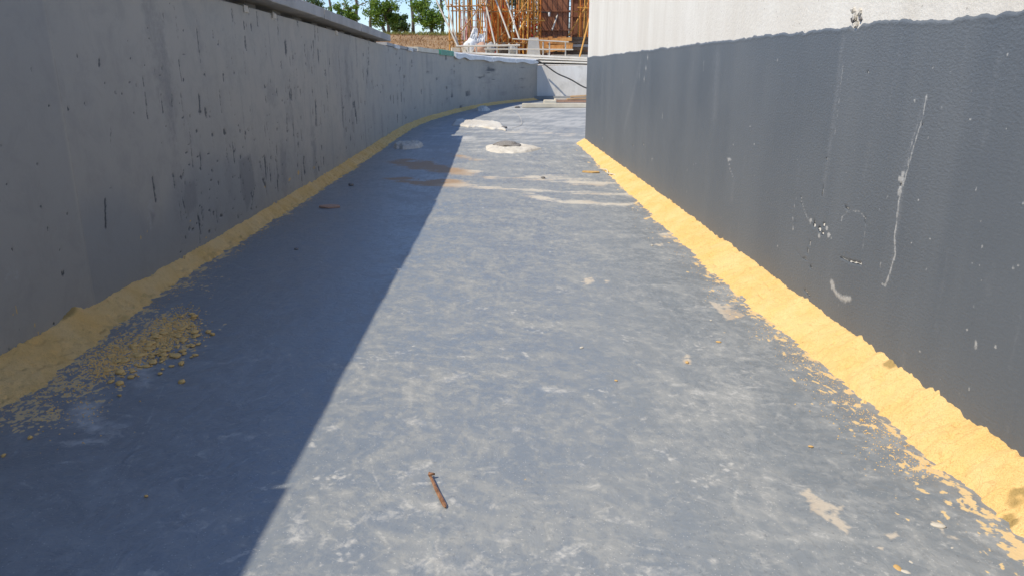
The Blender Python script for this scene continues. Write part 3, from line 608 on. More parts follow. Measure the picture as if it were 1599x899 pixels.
# ------------------------------------------------------------------ sand fillets
def fillet(name, side, y0, y1, label):
    rows = [y0]
    while rows[-1] < y1: rows.append(rows[-1] + max(.0022 * rows[-1], .0028))
    Y = np.array([-3, -1.5, 0, .6] + rows if side else rows); n = 64; t = np.linspace(0, 1, n)
    Yg = np.repeat(Y[:, None], n, 1); span = .34
    T = np.repeat((t ** 1.15 * span)[None, :], len(Y), 0)
    wall = LX(Yg) if side < 0 else RX(Yg)
    if side < 0:
        Wd = np.interp(Yg, [1, 1.9, 2.25, 2.7, 3.2, 4, 6, 9, 14, 27], [.14, .15, .19, .15, .11, .10, .12, .15, .17, .20]); Hh = np.interp(Yg, [1, 2.5, 4, 8, 27], [.095, .085, .066, .07, .075])
    else:
        Wd = np.interp(Yg, [1, 1.6, 2.2, 3, 4, 6, 8, 10.5], [.14, .15, .16, .18, .19, .18, .15, .12]); Hh = np.interp(Yg, [1, 2, 3, 6, 10.5], [.10, .10, .095, .085, .08])
    s0 = 31 if side < 0 else 61
    Wd = Wd * .88 * (1 + .22 * (fbm(Yg * 2.2, Yg * 0, 3, s0) - .5)) + .05 * (fbm(Yg * 13, T * 10, 3, s0 + 3) - .5) + .035 * (fbm(Yg * 45, T * 40, 2, s0 + 4) - .5)
    Hh = Hh * .90 * (1 + .22 * (fbm(Yg * 2.8, Yg * 0, 3, s0 + 5) - .5)) + .008 * (fbm(Yg * 16, Yg * 0 + 3, 3, s0 + 6) - .5) + .008 * (fbm(Yg * 55, Yg * 0, 3, s0 + 10) - .5) + .016 * np.clip(fbm(Yg * 30, Yg * 0, 2, s0 + 7) - .74, 0, 1) * 4
    q = np.clip(1 - T / Wd, -1, 1); z = np.where(q > 0, Hh * np.abs(q) ** (1.05 if side < 0 else .85), q * .05)
    amp = .0032 * (.35 + q.clip(0, 1)); pk = 26 if side > 0 else 20
    z = z + amp * (fbm(Yg * pk, T * pk, 4, s0 + 8) - .5) * 1.5 + .006 * (fbm(Yg * 80, T * 80, 3, s0 + 9) - .5) - .012 * np.clip(fbm(Yg * 42, T * 60, 2, s0 + 15) - .70, 0, 1) * 3 * (q > .1)
    dents = np.clip(fbm(Yg * 14, T * 20, 2, s0 + 12) - .66, 0, 1); z = z - .04 * dents * (q > .15)
    damp = np.zeros_like(z)
    if side > 0:
        for u, v, a in [(1594,778,.035),(1580,795,.03),(1388,587,.03)]:
            cx, cy = flo(u, v, .04); damp = np.maximum(damp, np.clip(1.3 - np.hypot(Yg - cy, (wall - T) - cx) / a, 0, 1) * (.4 + fbm(Yg * 40, T * 40, 3, 5)))
        damp = np.maximum(damp, .50 * sstep(.72, .80, fbm(Yg * 22, T * 44, 3, 91)) * (q > .1))
    else:
        cY_ = lwall(110, 500)[0]; damp = np.clip(1.2 - np.hypot((Yg - cY_) / .08, T / .03), 0, 1)
        z = z + .035 * np.exp(-((Yg - cY_ - .02) / .07) ** 2 - (T / .05) ** 2)
        damp = np.maximum(damp, .5 * sstep(.6, .72, fbm(Yg * 9, T * 18, 3, 92)) * (q < .4))
    X = wall + T if side < 0 else wall - T
    X = X - .012 * side * 0
    # keep the back of the heap buried in the wall face
    X[:, 0] += .02 * side * 1.0
    o = grid_obj(name, np.stack([X, Yg, z], -1), MS, attrs={'damp': damp}, flip=(side < 0))
    return tag(o, label, 'sand')
fillet('sand_fillet', -1, 1.0, L_END - .1, 'yellow sand ridge in shade along the foot of the left wall')
fillet('sand_fillet', 1, 1.0, R_END + .05, 'bright yellow sunlit sand ridge along the foot of the right wall')

# ------------------------------------------------------------------ loose things on the floor
def rock_mesh(name, mat, seed, sub=2, rough=0.28, flat=0.7):
    bm = bmesh.new(); bmesh.ops.create_icosphere(bm, subdivisions=sub, radius=1); r_ = random.Random(seed)
    o1, o2 = r_.uniform(0, 99), r_.uniform(0, 99)
    for v in bm.verts:
        n = vn(np.array([v.co.x * 1.3 + o1]), np.array([v.co.y * 1.3 + v.co.z * 1.7 + o2]), seed)[0] + .5 * vn(np.array([v.co.x * 3 + o2]), np.array([v.co.y * 3 - v.co.z * 2.7 + o1]), seed)[0]
        v.co *= 1 + rough * (n - .75) * 2; v.co.z *= flat
    me = bpy.data.meshes.new(name); bm.to_mesh(me); bm.free(); me.materials.append(mat)
    if sub > 1: me.shade_smooth()
    return me
def put_rock(name, me, x, y, s, sq=(1, 1, 1), rz=None, z=None):
    o = bpy.data.objects.new(name, me); o.location = (x, y, s * sq[2] * .5 if z is None else z); o.scale = (s * sq[0], s * sq[1], s * sq[2])
    o.rotation_euler = (0, 0, random.uniform(0, 6.28) if rz is None else rz); return link(o)

# rusty nail
n0, n1 = Vector((*flo(672, 747), .009)), Vector((*flo(696, 796), .008))
nl = empty('nail', (n0.x, n0.y, 0), 'rusty bent square nail lying alone on the sunlit floor in front', 'nail')
mid_ = (n0 + n1) / 2 + Vector((-.002, .0, .002)); dirn = (n1 - n0).normalized()
V, F = tube_path([n0, n0.lerp(mid_, .5), mid_, mid_.lerp(n1, .6), n1.lerp(mid_, .12), n1], [.0034, .0040, .0046, .0052, .0054, .0022], 5)
pydata('shank', V, F, MRUST, nl)
side_ = dirn.cross(Vector((0, 0, 1))).normalized()
hd = n0 - dirn * .001
V, F = tube_path([hd - side_ * .012 + Vector((0, 0, .002)), hd - side_ * .004 + Vector((0, 0, .004)), hd + side_ * .005 + Vector((0, 0, .003))], [.0028, .0042, .003], 8); pydata('head', V, F, MRUST, nl, True)
V, F = tube_path([hd + Vector((0, 0, -.002)), hd - dirn * .008 + Vector((0, 0, .006))], [.0038, .0024], 8); pydata('head_stub', V, F, MRUST, nl, True)

# pebbles: bearing, radius (m), colour
pw, po = [rock_mesh('pale_pebble', MPEBW, k, 2, .18, .75) for k in (3, 8)], [rock_mesh('ochre_pebble', MPEBO, k, 2, .18, .75) for k in (4, 9)]
for u, v, r_, c_, lab in [
    (1401, 888, .0090, 'o', 'ochre pebble touching a white one at the bottom right'), (1413, 894, .0085, 'w', 'white pebble touching an ochre one at the bottom right'),
    (1422, 879, .0065, 'w', 'white pebble just above the touching pair at the bottom right'), (1298, 886, .0042, 'o', 'tiny ochre pebble left of the touching pair, bottom right'),
    (1422, 840, .0045, 'w', 'tiny white pebble just left of the pale streak near the sand'), (1487, 856, .0045, 'w', 'tiny white pebble below the pale streak near the sand'),
    (908, 543, .0075, 'w', 'small pale pebble on the sunlit floor right of centre'), (962, 594, .0050, 'o', 'small ochre crumb on sunlit floor right of the pale pebble'),
    (1122, 534, .0080, 'o', 'ochre pebble on sunlit floor near the tan patch'), (1073, 566, .0080, 'o', 'ochre crumb lying on the small tan stain'),
    (1018, 384, .0090, 'w', 'small white pebble on the floor by the sand ridge, mid channel'), (1266, 697, .0055, 'o', 'small ochre pebble on the floor below the faint straight mark'),
    (820, 749, .0035, 'o', 'tiny ochre crumb on floor to the right of the nail'), (1465, 822, .0120, 'w', 'white chalky lump at the head of the pale streak'),
    (1345, 655, .0055, 'o', 'small ochre crumb left of the right sand ridge'), (1110, 500, .0050, 'w', 'tiny white pebble under the tan patch by the sand ridge')]:
    x, y = flo(u, v); put_rock('pebble', random.choice(pw if c_ == 'w' else po), x, y, r_, (1.25, .85, .55)); tag(bpy.context.scene.objects[-1] if False else COL.objects[-1], lab, 'pebble', 'pebbles on the channel floor')

# sand clods spilt beside the left ridge
clods = [rock_mesh('sand_clod', MCLOD, 20 + k, 2, .42, .75) for k in range(6)]
lone = [((325, 519), .011, 'lone sand clod right of the clod heap, upper of a close pair'), ((332, 523), .010, 'lone sand clod right of the clod heap, lower of a close pair'),
        ((284, 569), .011, 'lone sand clod on the blue shaded floor below the heap, upper of two'), ((284, 597), .010, 'lone sand clod on the blue shaded floor below the heap, lower of two'),
        ((187, 583), .014, 'largest sand clod below the heap, beside the pale smear'), ((204, 590), .010, 'round sand clod resting on the pale smear'), ((188, 600), .011, 'sand clod under the largest one, left of the pale smear'),
        ((47, 684), .007, 'small sand clod alone near the left edge of the photo'), ((6, 712), .006, 'small sand clod furthest down at the left edge'), ((303, 496), .013, 'sand clod at the right tip of the clod heap'),
        ((228, 775), .0045, 'tiny sand crumb far down on the shaded floor'), ((187, 618), .006, 'small sand crumb below the clods on the pale smear')]
for (u, v), r_, lab in lone:
    x, y = flo(u, v); put_rock('sand_clod', random.choice(clods), x, y, r_, (1.1, .9, .9)); tag(COL.objects[-1], lab, 'sand clod', 'sand clods')
hc = 0
while hc < 170:
    t_ = rng.random(); u = 180 + 125 * t_ ** .8 + rng.normal(0, 12); v = 572 - 62 * t_ + rng.normal(0, 17)
    if u > 310 or u < 130: continue
    x, y = flo(u, v)
    if x < LX(y) + .10: continue
    r_ = float(np.clip(rng.lognormal(-5.0, .42), .0038, .0135)) * (.75 if v < 510 else 1.0)
    put_rock('sand_clod', clods[hc % 6], x, y, r_, (1.2, 1, .65)); tag(COL.objects[-1], 'small sand clod in the crumbly heap beside the left sand ridge', 'sand clod', 'clods of the crumbly heap'); hc += 1
# finest crumbs: one mass
def crumbs(name, pts, label):
    V, F = [], []
    base = [Vector(p).normalized() for p in [(1,0,.1),(-.5,.87,0),(-.5,-.87,0),(0,0,1.),(.4,.5,.7)]]
    for x, y, r_ in pts:
        a = random.uniform(0, 6.28); ca, sa = math.cos(a), math.sin(a); b = len(V)
        for p in base: V.append((x + (p.x * ca - p.y * sa) * r_, y + (p.x * sa + p.y * ca) * r_, p.z * r_ * .9 - .0003))
        F += [(b, b+1, b+3), (b+1, b+2, b+3), (b+2, b, b+3), (b, b+4, b+3), (b, b+1, b+4), (b+1, b+3, b+4)]
    tag(pydata(name, V, F, MCLOD), label, 'sand', kind='stuff')
cl = []
for i in range(2600):
    Y = 1 / rng.uniform(1 / 9, 1 / 1.3); off = abs(rng.normal(0, .05)); cl.append((float(LX(Y)) + .10 + off, Y, rng.uniform(.0010, .0032)))
for i in range(4200):
    t_ = rng.random(); u, v = 150 + 145 * t_ + rng.normal(0, 16), 575 - 72 * t_ + rng.normal(0, 13); x, y = flo(u, v)
    if x > LX(y) + .08: cl.append((x, y, rng.uniform(.0015, .0055)))
for i in range(500):
    u, v = 90 + rng.normal(0, 50), 615 + rng.normal(0, 28); x, y = flo(u, v)
    if x > LX(y) + .08: cl.append((x, y, rng.uniform(.0015, .004)))
crumbs('sand_crumbs', cl, 'fine sand crumbs scattered along the shaded left ridge')
cr = []
for i in range(3200):
    Y = 1 / rng.uniform(1 / 9, 1 / 1.2); off = abs(rng.normal(0, .07)); cr.append((float(RX(Y)) - .15 - off, Y, rng.uniform(.0008, .0028)))
for i in range(500):
    u, v = rng.uniform(1230, 1560), rng.uniform(740, 890); x, y = flo(u, v); cr.append((x, y, rng.uniform(.0006, .0022)))
crumbs('sand_crumbs', cr, 'fine sand crumbs scattered along the sunlit right ridge')

# chips, sticks
def slab_outline(name, pts, z0, th, mat, parent=None, jit=0.0):
    n = len(pts); V = [(x, y, z0 + random.uniform(-jit, jit)) for x, y in pts] + [(x, y, z0 + th + random.uniform(-jit, jit)) for x, y in pts]
    F = [tuple(range(n))[::-1], tuple(range(n, 2 * n))] + [(i, (i + 1) % n, (i + 1) % n + n, i + n) for i in range(n)]
    return pydata(name, V, F, mat, parent)
tag(slab_outline('wood_chip', [flo(*p) for p in [(498,324.5),(512,326),(531,324.5),(530,322),(515,321.5),(500,322.5)]], .001, .010, MCHIP), 'flat reddish chip lying alone on the blue shaded floor', 'chip')
tag(slab_outline('yellow_stick', [flo(*p) for p in [(909,269.5),(925,271),(936,270.5),(935,269),(918,268.5),(910,268.3)]], .001, .010, MPEBO), 'short yellow stick lying beside the right sand ridge', 'stick')
x0, y0 = flo(937, 266); pts = [Vector((x0 + .02 * i + .03 * math.sin(i * 1.4), y0 - .11 * i, .012 + .01 * abs(math.sin(i)))) for i in range(7)]
V, F = tube_path(pts, .006, 6); tag(pydata('twine', V, F, MPALEW, None, True), 'pale bit of twine curling by the yellow stick', 'twine')

# mortar pads left on the floor
def mound(name, cx, cy, rx, ry, h, mat, seed, parent=None, sharp=5.0, n=44):
    t = np.linspace(-1.25, 1.25, n); A, B = np.meshgrid(t, t, indexing='ij')
    d = np.hypot(A, B) * (1 + .32 * (fbm(A * 1.8 + seed, B * 1.8, 3, seed) - .5)) + .10 * (fbm(A * 7, B * 7 + seed, 2, seed) - .5)
    z = h * (1 - np.clip(d, 0, 1.4) ** sharp) + h * .7 * (fbm(A * 5 + seed, B * 5, 4, seed + 3) - .5); z = np.maximum(z, -.015)
    o = grid_obj(name, np.stack([cx + A * rx, cy + B * ry, z], -1), mat, parent, {'damp': np.zeros_like(z)}); return o
px_, py_ = flo(797, 234); mp = empty('mortar_pad', (px_, py_, 0), 'pale mortar pad with a grey stone on top, in the sun mid channel', 'mortar')
mound('pad', px_, py_ + .1, .35, .52, .040, MMORT, 7, mp, 9.0, 70)
g_ = put_rock('stone', rock_mesh('stone', MSTONE, 77, 3, .4, .5), .0, .0, .15, (1.1, 1.2, .55)); g_.parent = mp; g_.location = (-.03, .14, .055)
px_, py_ = flo(638, 231); mound_o = mound('mortar_pad', px_ - .02, py_ + .12, .20, .32, .065, MMORT, 17, None, 7.0, 60); tag(mound_o, 'pale mortar lump in shade beside the left sand ridge', 'mortar')
px_, py_ = flo(754, 172.5); tag(mound('mortar_pad', px_, py_, .17, .5, .10, MMORT, 27, None, 3.0), 'small far mortar lump by the shadow edge near the left wall', 'mortar')
for (u, v), s_, lab in [((786, 201), .05, 'dark stone at the end of the crumpled white sheet'), ((848, 279), .02, 'small dark stone lying in the tan mud streak'), ((548, 290), .022, 'small dark pebble on blue shaded floor beside the mud stain'), ((480, 283), .03, 'dark pebble at the edge of the left sand ridge, mid channel'), ((808, 169), .06, 'dark stone on the far floor before the pale batten'), ((463, 390), .013, 'small brown pebble on blue shaded floor below the reddish chip')]:
    x, y = flo(u, v); tag(put_rock('stone', rock_mesh('stone', MSTONE, int(u), 2, .35, .7), x, y, s_, (1.2, 1, .8)), lab, 'stone')
# crumpled white sheet with a wire loop
a0 = [flo(706, 196), flo(790, 204), flo(778, 192), flo(714, 189)]
s_ = np.linspace(0, 1, 30); t_ = np.linspace(0, 1, 16); SS, TT = np.meshgrid(s_, t_, indexing='ij')
XX = (1-SS)*(1-TT)*a0[0][0] + SS*(1-TT)*a0[1][0] + SS*TT*a0[2][0] + (1-SS)*TT*a0[3][0]; YY = (1-SS)*(1-TT)*a0[0][1] + SS*(1-TT)*a0[1][1] + SS*TT*a0[2][1] + (1-SS)*TT*a0[3][1]
ZZ = .012 + .026 * fbm(SS * 9, TT * 6, 4, 12) + .012 * TT; YY = YY + .5 * (fbm(SS * 9, TT * 2, 3, 5) - .5); XX = XX + .05 * (fbm(SS * 0, TT * 9, 2, 15) - .5)
ZZ[:, 0] = .004
sh = grid_obj('crumpled_sheet', np.stack([XX, YY, ZZ], -1), MMORT); md_ = sh.modifiers.new('thickness', 'SOLIDIFY'); md_.thickness = .012
tag(sh, 'crumpled whitish sheet lying at the shadow edge in mid channel', 'sheet')
c_ = flo(775, 190); V, F = tube_path([(c_[0] + .5 * math.cos(t), c_[1] + 1.6 * math.sin(t) - .6, .01 + .18 * max(0, math.sin(t * 1.3))) for t in np.linspace(-.9, 1.5, 22)], .0035, 6)
tag(pydata('wire_loop', V, F, MTUBE, None, True), 'thin wire loop arching over the crumpled white sheet', 'wire')

# far floor: pale batten, slab, planks
def far_box(name, u0, u1, v, z_, size_y, size_z, mat, label, cat, tilt=0.0, lift=0.0, skew=0.0, grp=None):
    x0, y0 = flo(u0, v); x1, _ = flo(u1, v)
    o = bevel_box(name, (x1 - x0, size_y, size_z), mat, min(.012, size_z * .2), None, ((x0 + x1) / 2, y0, size_z / 2 + .003 + lift), (0, tilt, skew)); return tag(o, label, cat, grp)
far_box('timber_batten', 815, 960, 168.5, 0, .14, .11, MPALEW, 'long pale batten lying across the far channel floor', 'batten', 0, 0, -.03)
far_box('stone_slab', 849, 868, 162, 0, .5, .10, MPALEW, 'short pale slab on the far floor behind the long batten', 'slab')
far_box('plank', 864, 960, 160.5, 0, .3, .06, MCHIP, 'reddish brown plank at the bottom of the far plank pile', 'plank', 0, 0, -.04, 'planks by the far wall')
far_box('plank', 866, 885, 160.3, 0, .2, .045, MPALEW, 'pale plank end at the left of the far plank pile', 'plank', .02, .068, .2, 'planks by the far wall')
far_box('plank', 885, 960, 160.3, 0, .22, .05, MWOOD, 'raw timber plank in the middle of the far plank pile', 'plank', -.035, .10, .06, 'planks by the far wall')
far_box('plank', 890, 965, 160.3, 0, .16, .05, MWOOD, 'tilted raw timber plank on top of the far plank pile', 'plank', -.06, .19, -.08, 'planks by the far wall')

# ------------------------------------------------------------------ along the top of the left wall beyond the blocks
def ledge(name, y0, y1, dx0, dx1, th, mat, label, cat, lift=.004, droop=0.0, scal=0.0, n=24, grp=None):
    ys = np.linspace(y0, y1, n); V, F = [], []
    for i, y in enumerate(ys):
        f = i / (n - 1); sc = scal * (.5 + .5 * math.sin(f * math.pi * 2.2 + y * .37)) + scal * .5 * math.sin(y * 2.9) ** 2; x = float(LX(y)); zt = float(LT(y)) + lift
        V += [(x + dx0, y, zt), (x + .004, y, zt), (x + dx1, y, zt - droop - sc), (x + dx1, y, zt + th - droop * .7 - sc * .6), (x + .0, y, zt + th), (x + dx0, y, zt + th)]
    k = 6
    for j in range(n - 1):
        for q in range(k): a, b = j * k + q, j * k + (q + 1) % k; F.append((a, a + k, b + k, b))
    F += [tuple(range(k)), tuple(range((n - 1) * k, n * k))[::-1]]
    return tag(pydata(name, V, F, mat), label, cat, grp)
ledge('concrete_strip', 11.6, 14.9, -.35, .01, .045, MCOPE, 'low grey concrete strip on the left wall right after the last block', 'concrete')
ledge('timber_batten', 15.0, 17.0, -.3, .015, .085, MPALEW, 'pale timber batten lying on top of the left wall', 'batten')
ledge('green_board', 17.1, 18.5, -.3, .03, .10, MGREEN, 'green board lying on top of the left wall beside the timber batten', 'board', droop=.02)
for i, (y0, y1, w_) in enumerate([(18.6, 20.3, 'nearest'), (20.3, 22.3, 'second'), (22.3, 24.3, 'third'), (24.3, 25.95, 'farthest')]):
    ledge('white_sheet', y0, y1 - .03, -.5, .06, .09, MWHITE, f'white sheet sagging over the left wall top, {w_} of four', 'sheet', droop=.02, scal=.035, grp='white sheets on the wall top')
for y, lab in [(12.6, 'white scrap under the grey strip on the left wall, nearer one'), (14.1, 'white scrap under the grey strip on the left wall, farther one')]:
    o = bevel_box('white_scrap', (.03, .5, .05), MWHITE, .008, None, (float(LX(y)) + .022, y, float(LT(y)) + .01), (0, 0, 0), .012); tag(o, lab, 'scrap')
# black cable hanging across the cross wall
A_, B_ = Vector((float(LX(25.7)) + .1, 25.7, float(LT(25.7)) + .06)), site(955, 152, 24.3)
pts = [A_.lerp(B_, t) + Vector((0, 0, -.10 * math.sin(math.pi * t) + .02 * math.sin(t * 17))) for t in np.linspace(0, 1, 26)]
V, F = tube_path(pts, .022, 8); tag(pydata('hanging_cable', V, F, MCABLE, None, True), 'black cable slung from the left wall down across the far cross wall', 'cable')

# ------------------------------------------------------------------ bank, platform
bxs = np.linspace(-60, 30, 120); bys = np.concatenate([np.linspace(-7, 26, 40), np.linspace(27, 60, 70), np.geomspace(62, 1400, 24)])
BX, BY = np.meshgrid(bxs, bys, indexing='ij')
wide = 1 + np.clip(BY - 60, 0, 2000) * .04; BXX = BX * wide
edge_ = np.where(BY < 27.5, LX(BY) - .42, 30 + (BY - 27) * 2)
XXb = np.where(BY < 27.5, np.interp(BX, [-60, 30], [-1, 0])[...] * 60 + edge_, BXX)
zb = np.where(BY < 27.5, 1.02, np.interp(BY, [27.5, 30, 34, 38, 41, 44, 60], [1.05, 1.35, 1.75, 2.35, 2.72, 2.82, 2.9]))
zb = zb + .12 * (fbm(XXb * .5, BY * .5, 3, 3) - .5) * sstep(27, 32, BY) + .35 * (fbm(XXb * .12, BY * .12, 3, 31) - .5) * sstep(33, 42, BY)
right = sstep(-.2, 1.6, XXb - .02 * (BY - 30)) * sstep(27.4, 28.5, BY) * sstep(52, 42, BY); zb = zb * (1 - right) + 1.05 * right
bank = grid_obj('earth_bank', np.stack([XXb, BY, zb], -1), MSOIL, flip=False); tag(bank, kind='structure')
def bank_z(x, y): return float(np.interp(y, [27.5, 30, 34, 38, 41, 44, 60], [1.05, 1.35, 1.75, 2.35, 2.72, 2.82, 2.9]) + .12 * (fbm(np.array([x * .5]), np.array([y * .5]), 3, 3)[0] - .5) + .35 * (fbm(np.array([x * .12]), np.array([y * .12]), 3, 31)[0] - .5) * float(sstep(33, 42, np.array([y]))[0]))
def grass(name, n, xr, yr, h, mat, label, seed):
    r_ = np.random.default_rng(seed); V, F = [], []
    for i in range(n):
        y = r_.uniform(*yr); x = r_.uniform(*xr) * y / 40; z = bank_z(x, y) - .02; a = r_.uniform(0, 6.28); hh = r_.uniform(*h); w = r_.uniform(.012, .03); lx, lyy = r_.normal(0, .35) * hh, r_.normal(0, .25) * hh
        b = len(V); c, s2 = math.cos(a) * w, math.sin(a) * w
        V += [(x - c, y - s2, z), (x + c, y + s2, z), (x + c * .6 + lx * .5, y + s2 * .6 + lyy * .5, z + hh * .65), (x + lx, y + lyy, z + hh)]
        F += [(b, b + 1, b + 2), (b, b + 2, b + 3)]
    tag(pydata(name, V, F, mat), label, 'grass', kind='stuff')
grass('dry_grass', 8000, (-11, 1.4), (30.5, 43), (.03, .13), MGRDRY, 'brown dry grass covering the slope of the bank behind the left wall', 1)
grass('green_grass', 7000, (-11, 1.4), (41, 50), (.08, .28), MGRGRN, 'yellow green grass along the top of the bank under the trees', 2)

# ------------------------------------------------------------------ trees
def leaves(centres, per, spread, size, r_):
    c = np.repeat(np.asarray(centres), per, 0); n = len(c)
    p = c + r_.normal(0, 1, (n, 3)) * spread; a = r_.normal(0, 1, (n, 3)); a /= np.linalg.norm(a, axis=1)[:, None]; b = np.cross(a, r_.normal(0, 1, (n, 3))); b /= np.linalg.norm(b, axis=1)[:, None]
    s = r_.uniform(.6, 1.3, (n, 1)) * size
    V = np.stack([p - a * s, p + b * s * .45, p + a * s, p - b * s * .45], 1).reshape(-1, 3); F = np.arange(n * 4).reshape(n, 4); return V, F
def tree(name, x, y, h, trunk_r, crown, label, mat, seed, group, kind='bush', z=None):
    r_ = np.random.default_rng(seed); z = (bank_z(x, y) - .05) if z is None else z
    t = empty(name, (x, y, z), label, 'tree', group)
    pts = [Vector((x + r_.normal(0, .04) * i, y + r_.normal(0, .04) * i, z + h * f)) for i, f in enumerate(np.linspace(0, .92, 7))]
    V, F = tube_path(pts, [trunk_r * (1.15 - .95 * f) for f in np.linspace(0, 1, 7)], 8); V = [tuple(v) for v in V]
    cen = []
    nb = 11 if kind == 'bush' else 17
    for k in range(nb):
        f = r_.uniform(.3, .9) if kind == 'bush' else r_.uniform(.30, .98); p0 = pts[0].lerp(pts[-1], min(f, .99)); an = r_.uniform(0, 6.28)
        L = crown * r_.uniform(.6, 1.05) * (1.0 if kind == 'bush' else (1.15 - .8 * f)); up = r_.uniform(.0, .55)
        p1 = p0 + Vector((math.cos(an) * L, math.sin(an) * L, L * up)); pm = p0.lerp(p1, .5) + Vector((0, 0, -.06 * L))
        v2, f2 = tube_path([p0, pm, p1], [trunk_r * .42, trunk_r * .28, trunk_r * .1], 5); b = len(V); V += [tuple(v) for v in v2]; F += [tuple(i + b for i in q) for q in f2]
        for j in range(5 if kind == 'bush' else 3): cen.append(np.array(p0.lerp(p1, r_.uniform(.45, 1.05))) + r_.normal(0, .13 * crown, 3))
    if kind == 'bush':
        for k in range(22):
            d = r_.normal(0, 1, 3); d /= np.linalg.norm(d); cen.append(np.array([x, y, z + h * .62]) + d * np.array([crown, crown, h * .40]) * r_.uniform(.45, 1.0))
    pydata('trunk', V, F, MBARK, t, True)
    Lv, Lf = leaves(cen, 40 if kind == 'bush' else 20, .13 * crown if kind == 'bush' else .21, .085 if kind == 'bush' else .085, r_); pydata('crown', Lv, Lf, mat, t)
def tb(u, Y): return site(u, 60, Y).x
G1, G2 = 'round leafy trees on the bank', 'tall thin trees on the bank'
for i, (u, Y, h, cr_, lab, mt) in enumerate([
    (600, 47, 2.1, .85, 'round leafy tree on the bank, left of the two in full view', MLEAF1), (674, 46, 2.1, .95, 'round leafy tree on the bank beside the scaffold', MLEAF1),
    (541, 50, 2.3, .75, 'small leafy tree whose top just shows over the coping blocks', MLEAF1), (492, 52, 3.4, .9, 'leafy tree top at the far left of the tree row', MLEAF2),
    (625, 52, 1.7, .6, 'small leafy tree behind the left round tree', MLEAF2), (806, 50, 6.5, 1.3, 'dark leafy tree behind the middle of the scaffold', MLEAF2), (893, 44, 7.0, 1.25, 'bright green tree seen between the two right formwork columns', MLEAF3), (835, 56, 5.0, 1.2, 'dark leafy tree behind the rebar grid', MLEAF2)]):
    tree('leafy_tree', tb(u, Y), Y, h, .09 + .01 * h, cr_, lab, mt, 100 + i, G1, 'bush')
for i, (u, Y, h, cr_, lab) in enumerate([(558, 54, 8.2, 1.5, 'tall thin tree left of the round trees, first of the tall row'), (581, 57, 9.0, 1.4, 'tall thin tree just left of the left round tree'), (608, 55, 8.6, 1.9, 'tall thin tree rising behind the left round tree'),
    (645, 53, 8.8, 2.0, 'tall thin tree between the two round trees'), (690, 56, 9.2, 1.9, 'tall thin tree at the left edge of the scaffold'), (735, 58, 9.0, 1.8, 'tall thin tree seen through the left scaffold bay'), (520, 60, 8.5, 1.7, 'tall thin tree rising above the coping at the left')]):
    tree('tall_tree', tb(u, Y), Y, h, .11, cr_, lab, MLEAF2, 200 + i, G2, 'tall')

# ------------------------------------------------------------------ platform of stacked slabs behind the cross wall
for i, (ya, za, zb_, th, u0, lab) in enumerate([(27.9, 1.16, 1.07, .06, 800, 'lowest of the pale slabs stacked behind the far cross wall'), (28.3, 1.31, 1.17, .06, 770, 'second pale slab from below behind the far cross wall'),
                                             (28.7, 1.45, 1.27, .06, 745, 'third pale slab from below behind the far cross wall'), (29.1, 1.58, 1.37, .08, 722, 'topmost pale slab under the scaffold')]):
    xa = site(u0, 90, ya).x; xb = 8.0; dep_ = 9.0 if i == 3 else 3.0
    tilt = math.atan2(za - zb_, 5.0); Lx = xb - xa
    o = bevel_box('concrete_slab', (Lx, dep_, th), MBARE, .015, None, ((xa + xb) / 2, ya + dep_ / 2, za - math.tan(tilt) * Lx / 2), (0, tilt, 0)); tag(o, lab, 'slab', 'slabs stacked behind the cross wall')
    o2 = bevel_box('gap_shade_bar', (Lx - .3, .16, .075), MDARKW, .006, None, ((xa + xb) / 2, ya + .62, za - math.tan(tilt) * Lx / 2 - th / 2 - .040), (0, tilt, 0)); tag(o2, 'dark spacer bar added to deepen the gap under ' + ['the lowest', 'the second', 'the third', 'the topmost'][i] + ' pale slab behind the cross wall', 'beam', 'gap darkening bars between the slabs')  # dark spacers added so the shaded gaps between the slabs read darker
def plat(u, Y): 
    x = site(u, 85, Y).x; xa = site(722, 90, 29.1).x; return 1.62 - (x - xa) * (.21 / 5.0)

# formwork columns, each of vertical boards
def column(u0, u1, Y, top, label, n, mat=MFORM, vbase=None):
    x0, x1 = site(u0, 50, Y).x, site(u1, 50, Y).x; wd = (x1 - x0) / n; zb0 = plat((u0 + u1) / 2, Y)
    t = empty('formwork_column', ((x0 + x1) / 2, Y, zb0), label, 'formwork', 'formwork columns'); dpt = x1 - x0
    for k in range(n):
        bevel_box('board', (wd - .012, .05, top - zb0 - random.uniform(0, .1)), mat, .006, t, (x0 + wd * (k + .5), Y + random.uniform(-.008, .008), (top + zb0) / 2 + random.uniform(0, .03)))
        bevel_box('board', (.05, wd - .012, top - zb0), mat, .006, t, (x0 - .031, Y + .04 + wd * (k + .5), (top + zb0) / 2)); bevel_box('board', (.05, wd - .012, top - zb0), mat, .006, t, (x1 + .031, Y + .04 + wd * (k + .5), (top + zb0) / 2))
    bevel_box('core', (dpt - .04, dpt - .04, top - zb0 - .05), MGREY, 0, t, ((x0 + x1) / 2, Y + .04 + dpt / 2, (top + zb0) / 2 - .02))
    for zz in np.arange(zb0 + .35, top, .75): bevel_box('clamp', (dpt + .2, .05, .06), MDKBAR if False else mat, .006, t, ((x0 + x1) / 2, Y - .055, zz))
column(846, 886, 33.0, 6.4, 'broad rust brown formwork column in the sun, middle of the three', 5)
column(762, 795, 35.0, 6.6, 'rust brown formwork column behind the orange rebar, leftmost of the three', 4)
column(895, 922, 35.5, 6.6, 'dark rust brown formwork column at the edge of the right wall', 3)

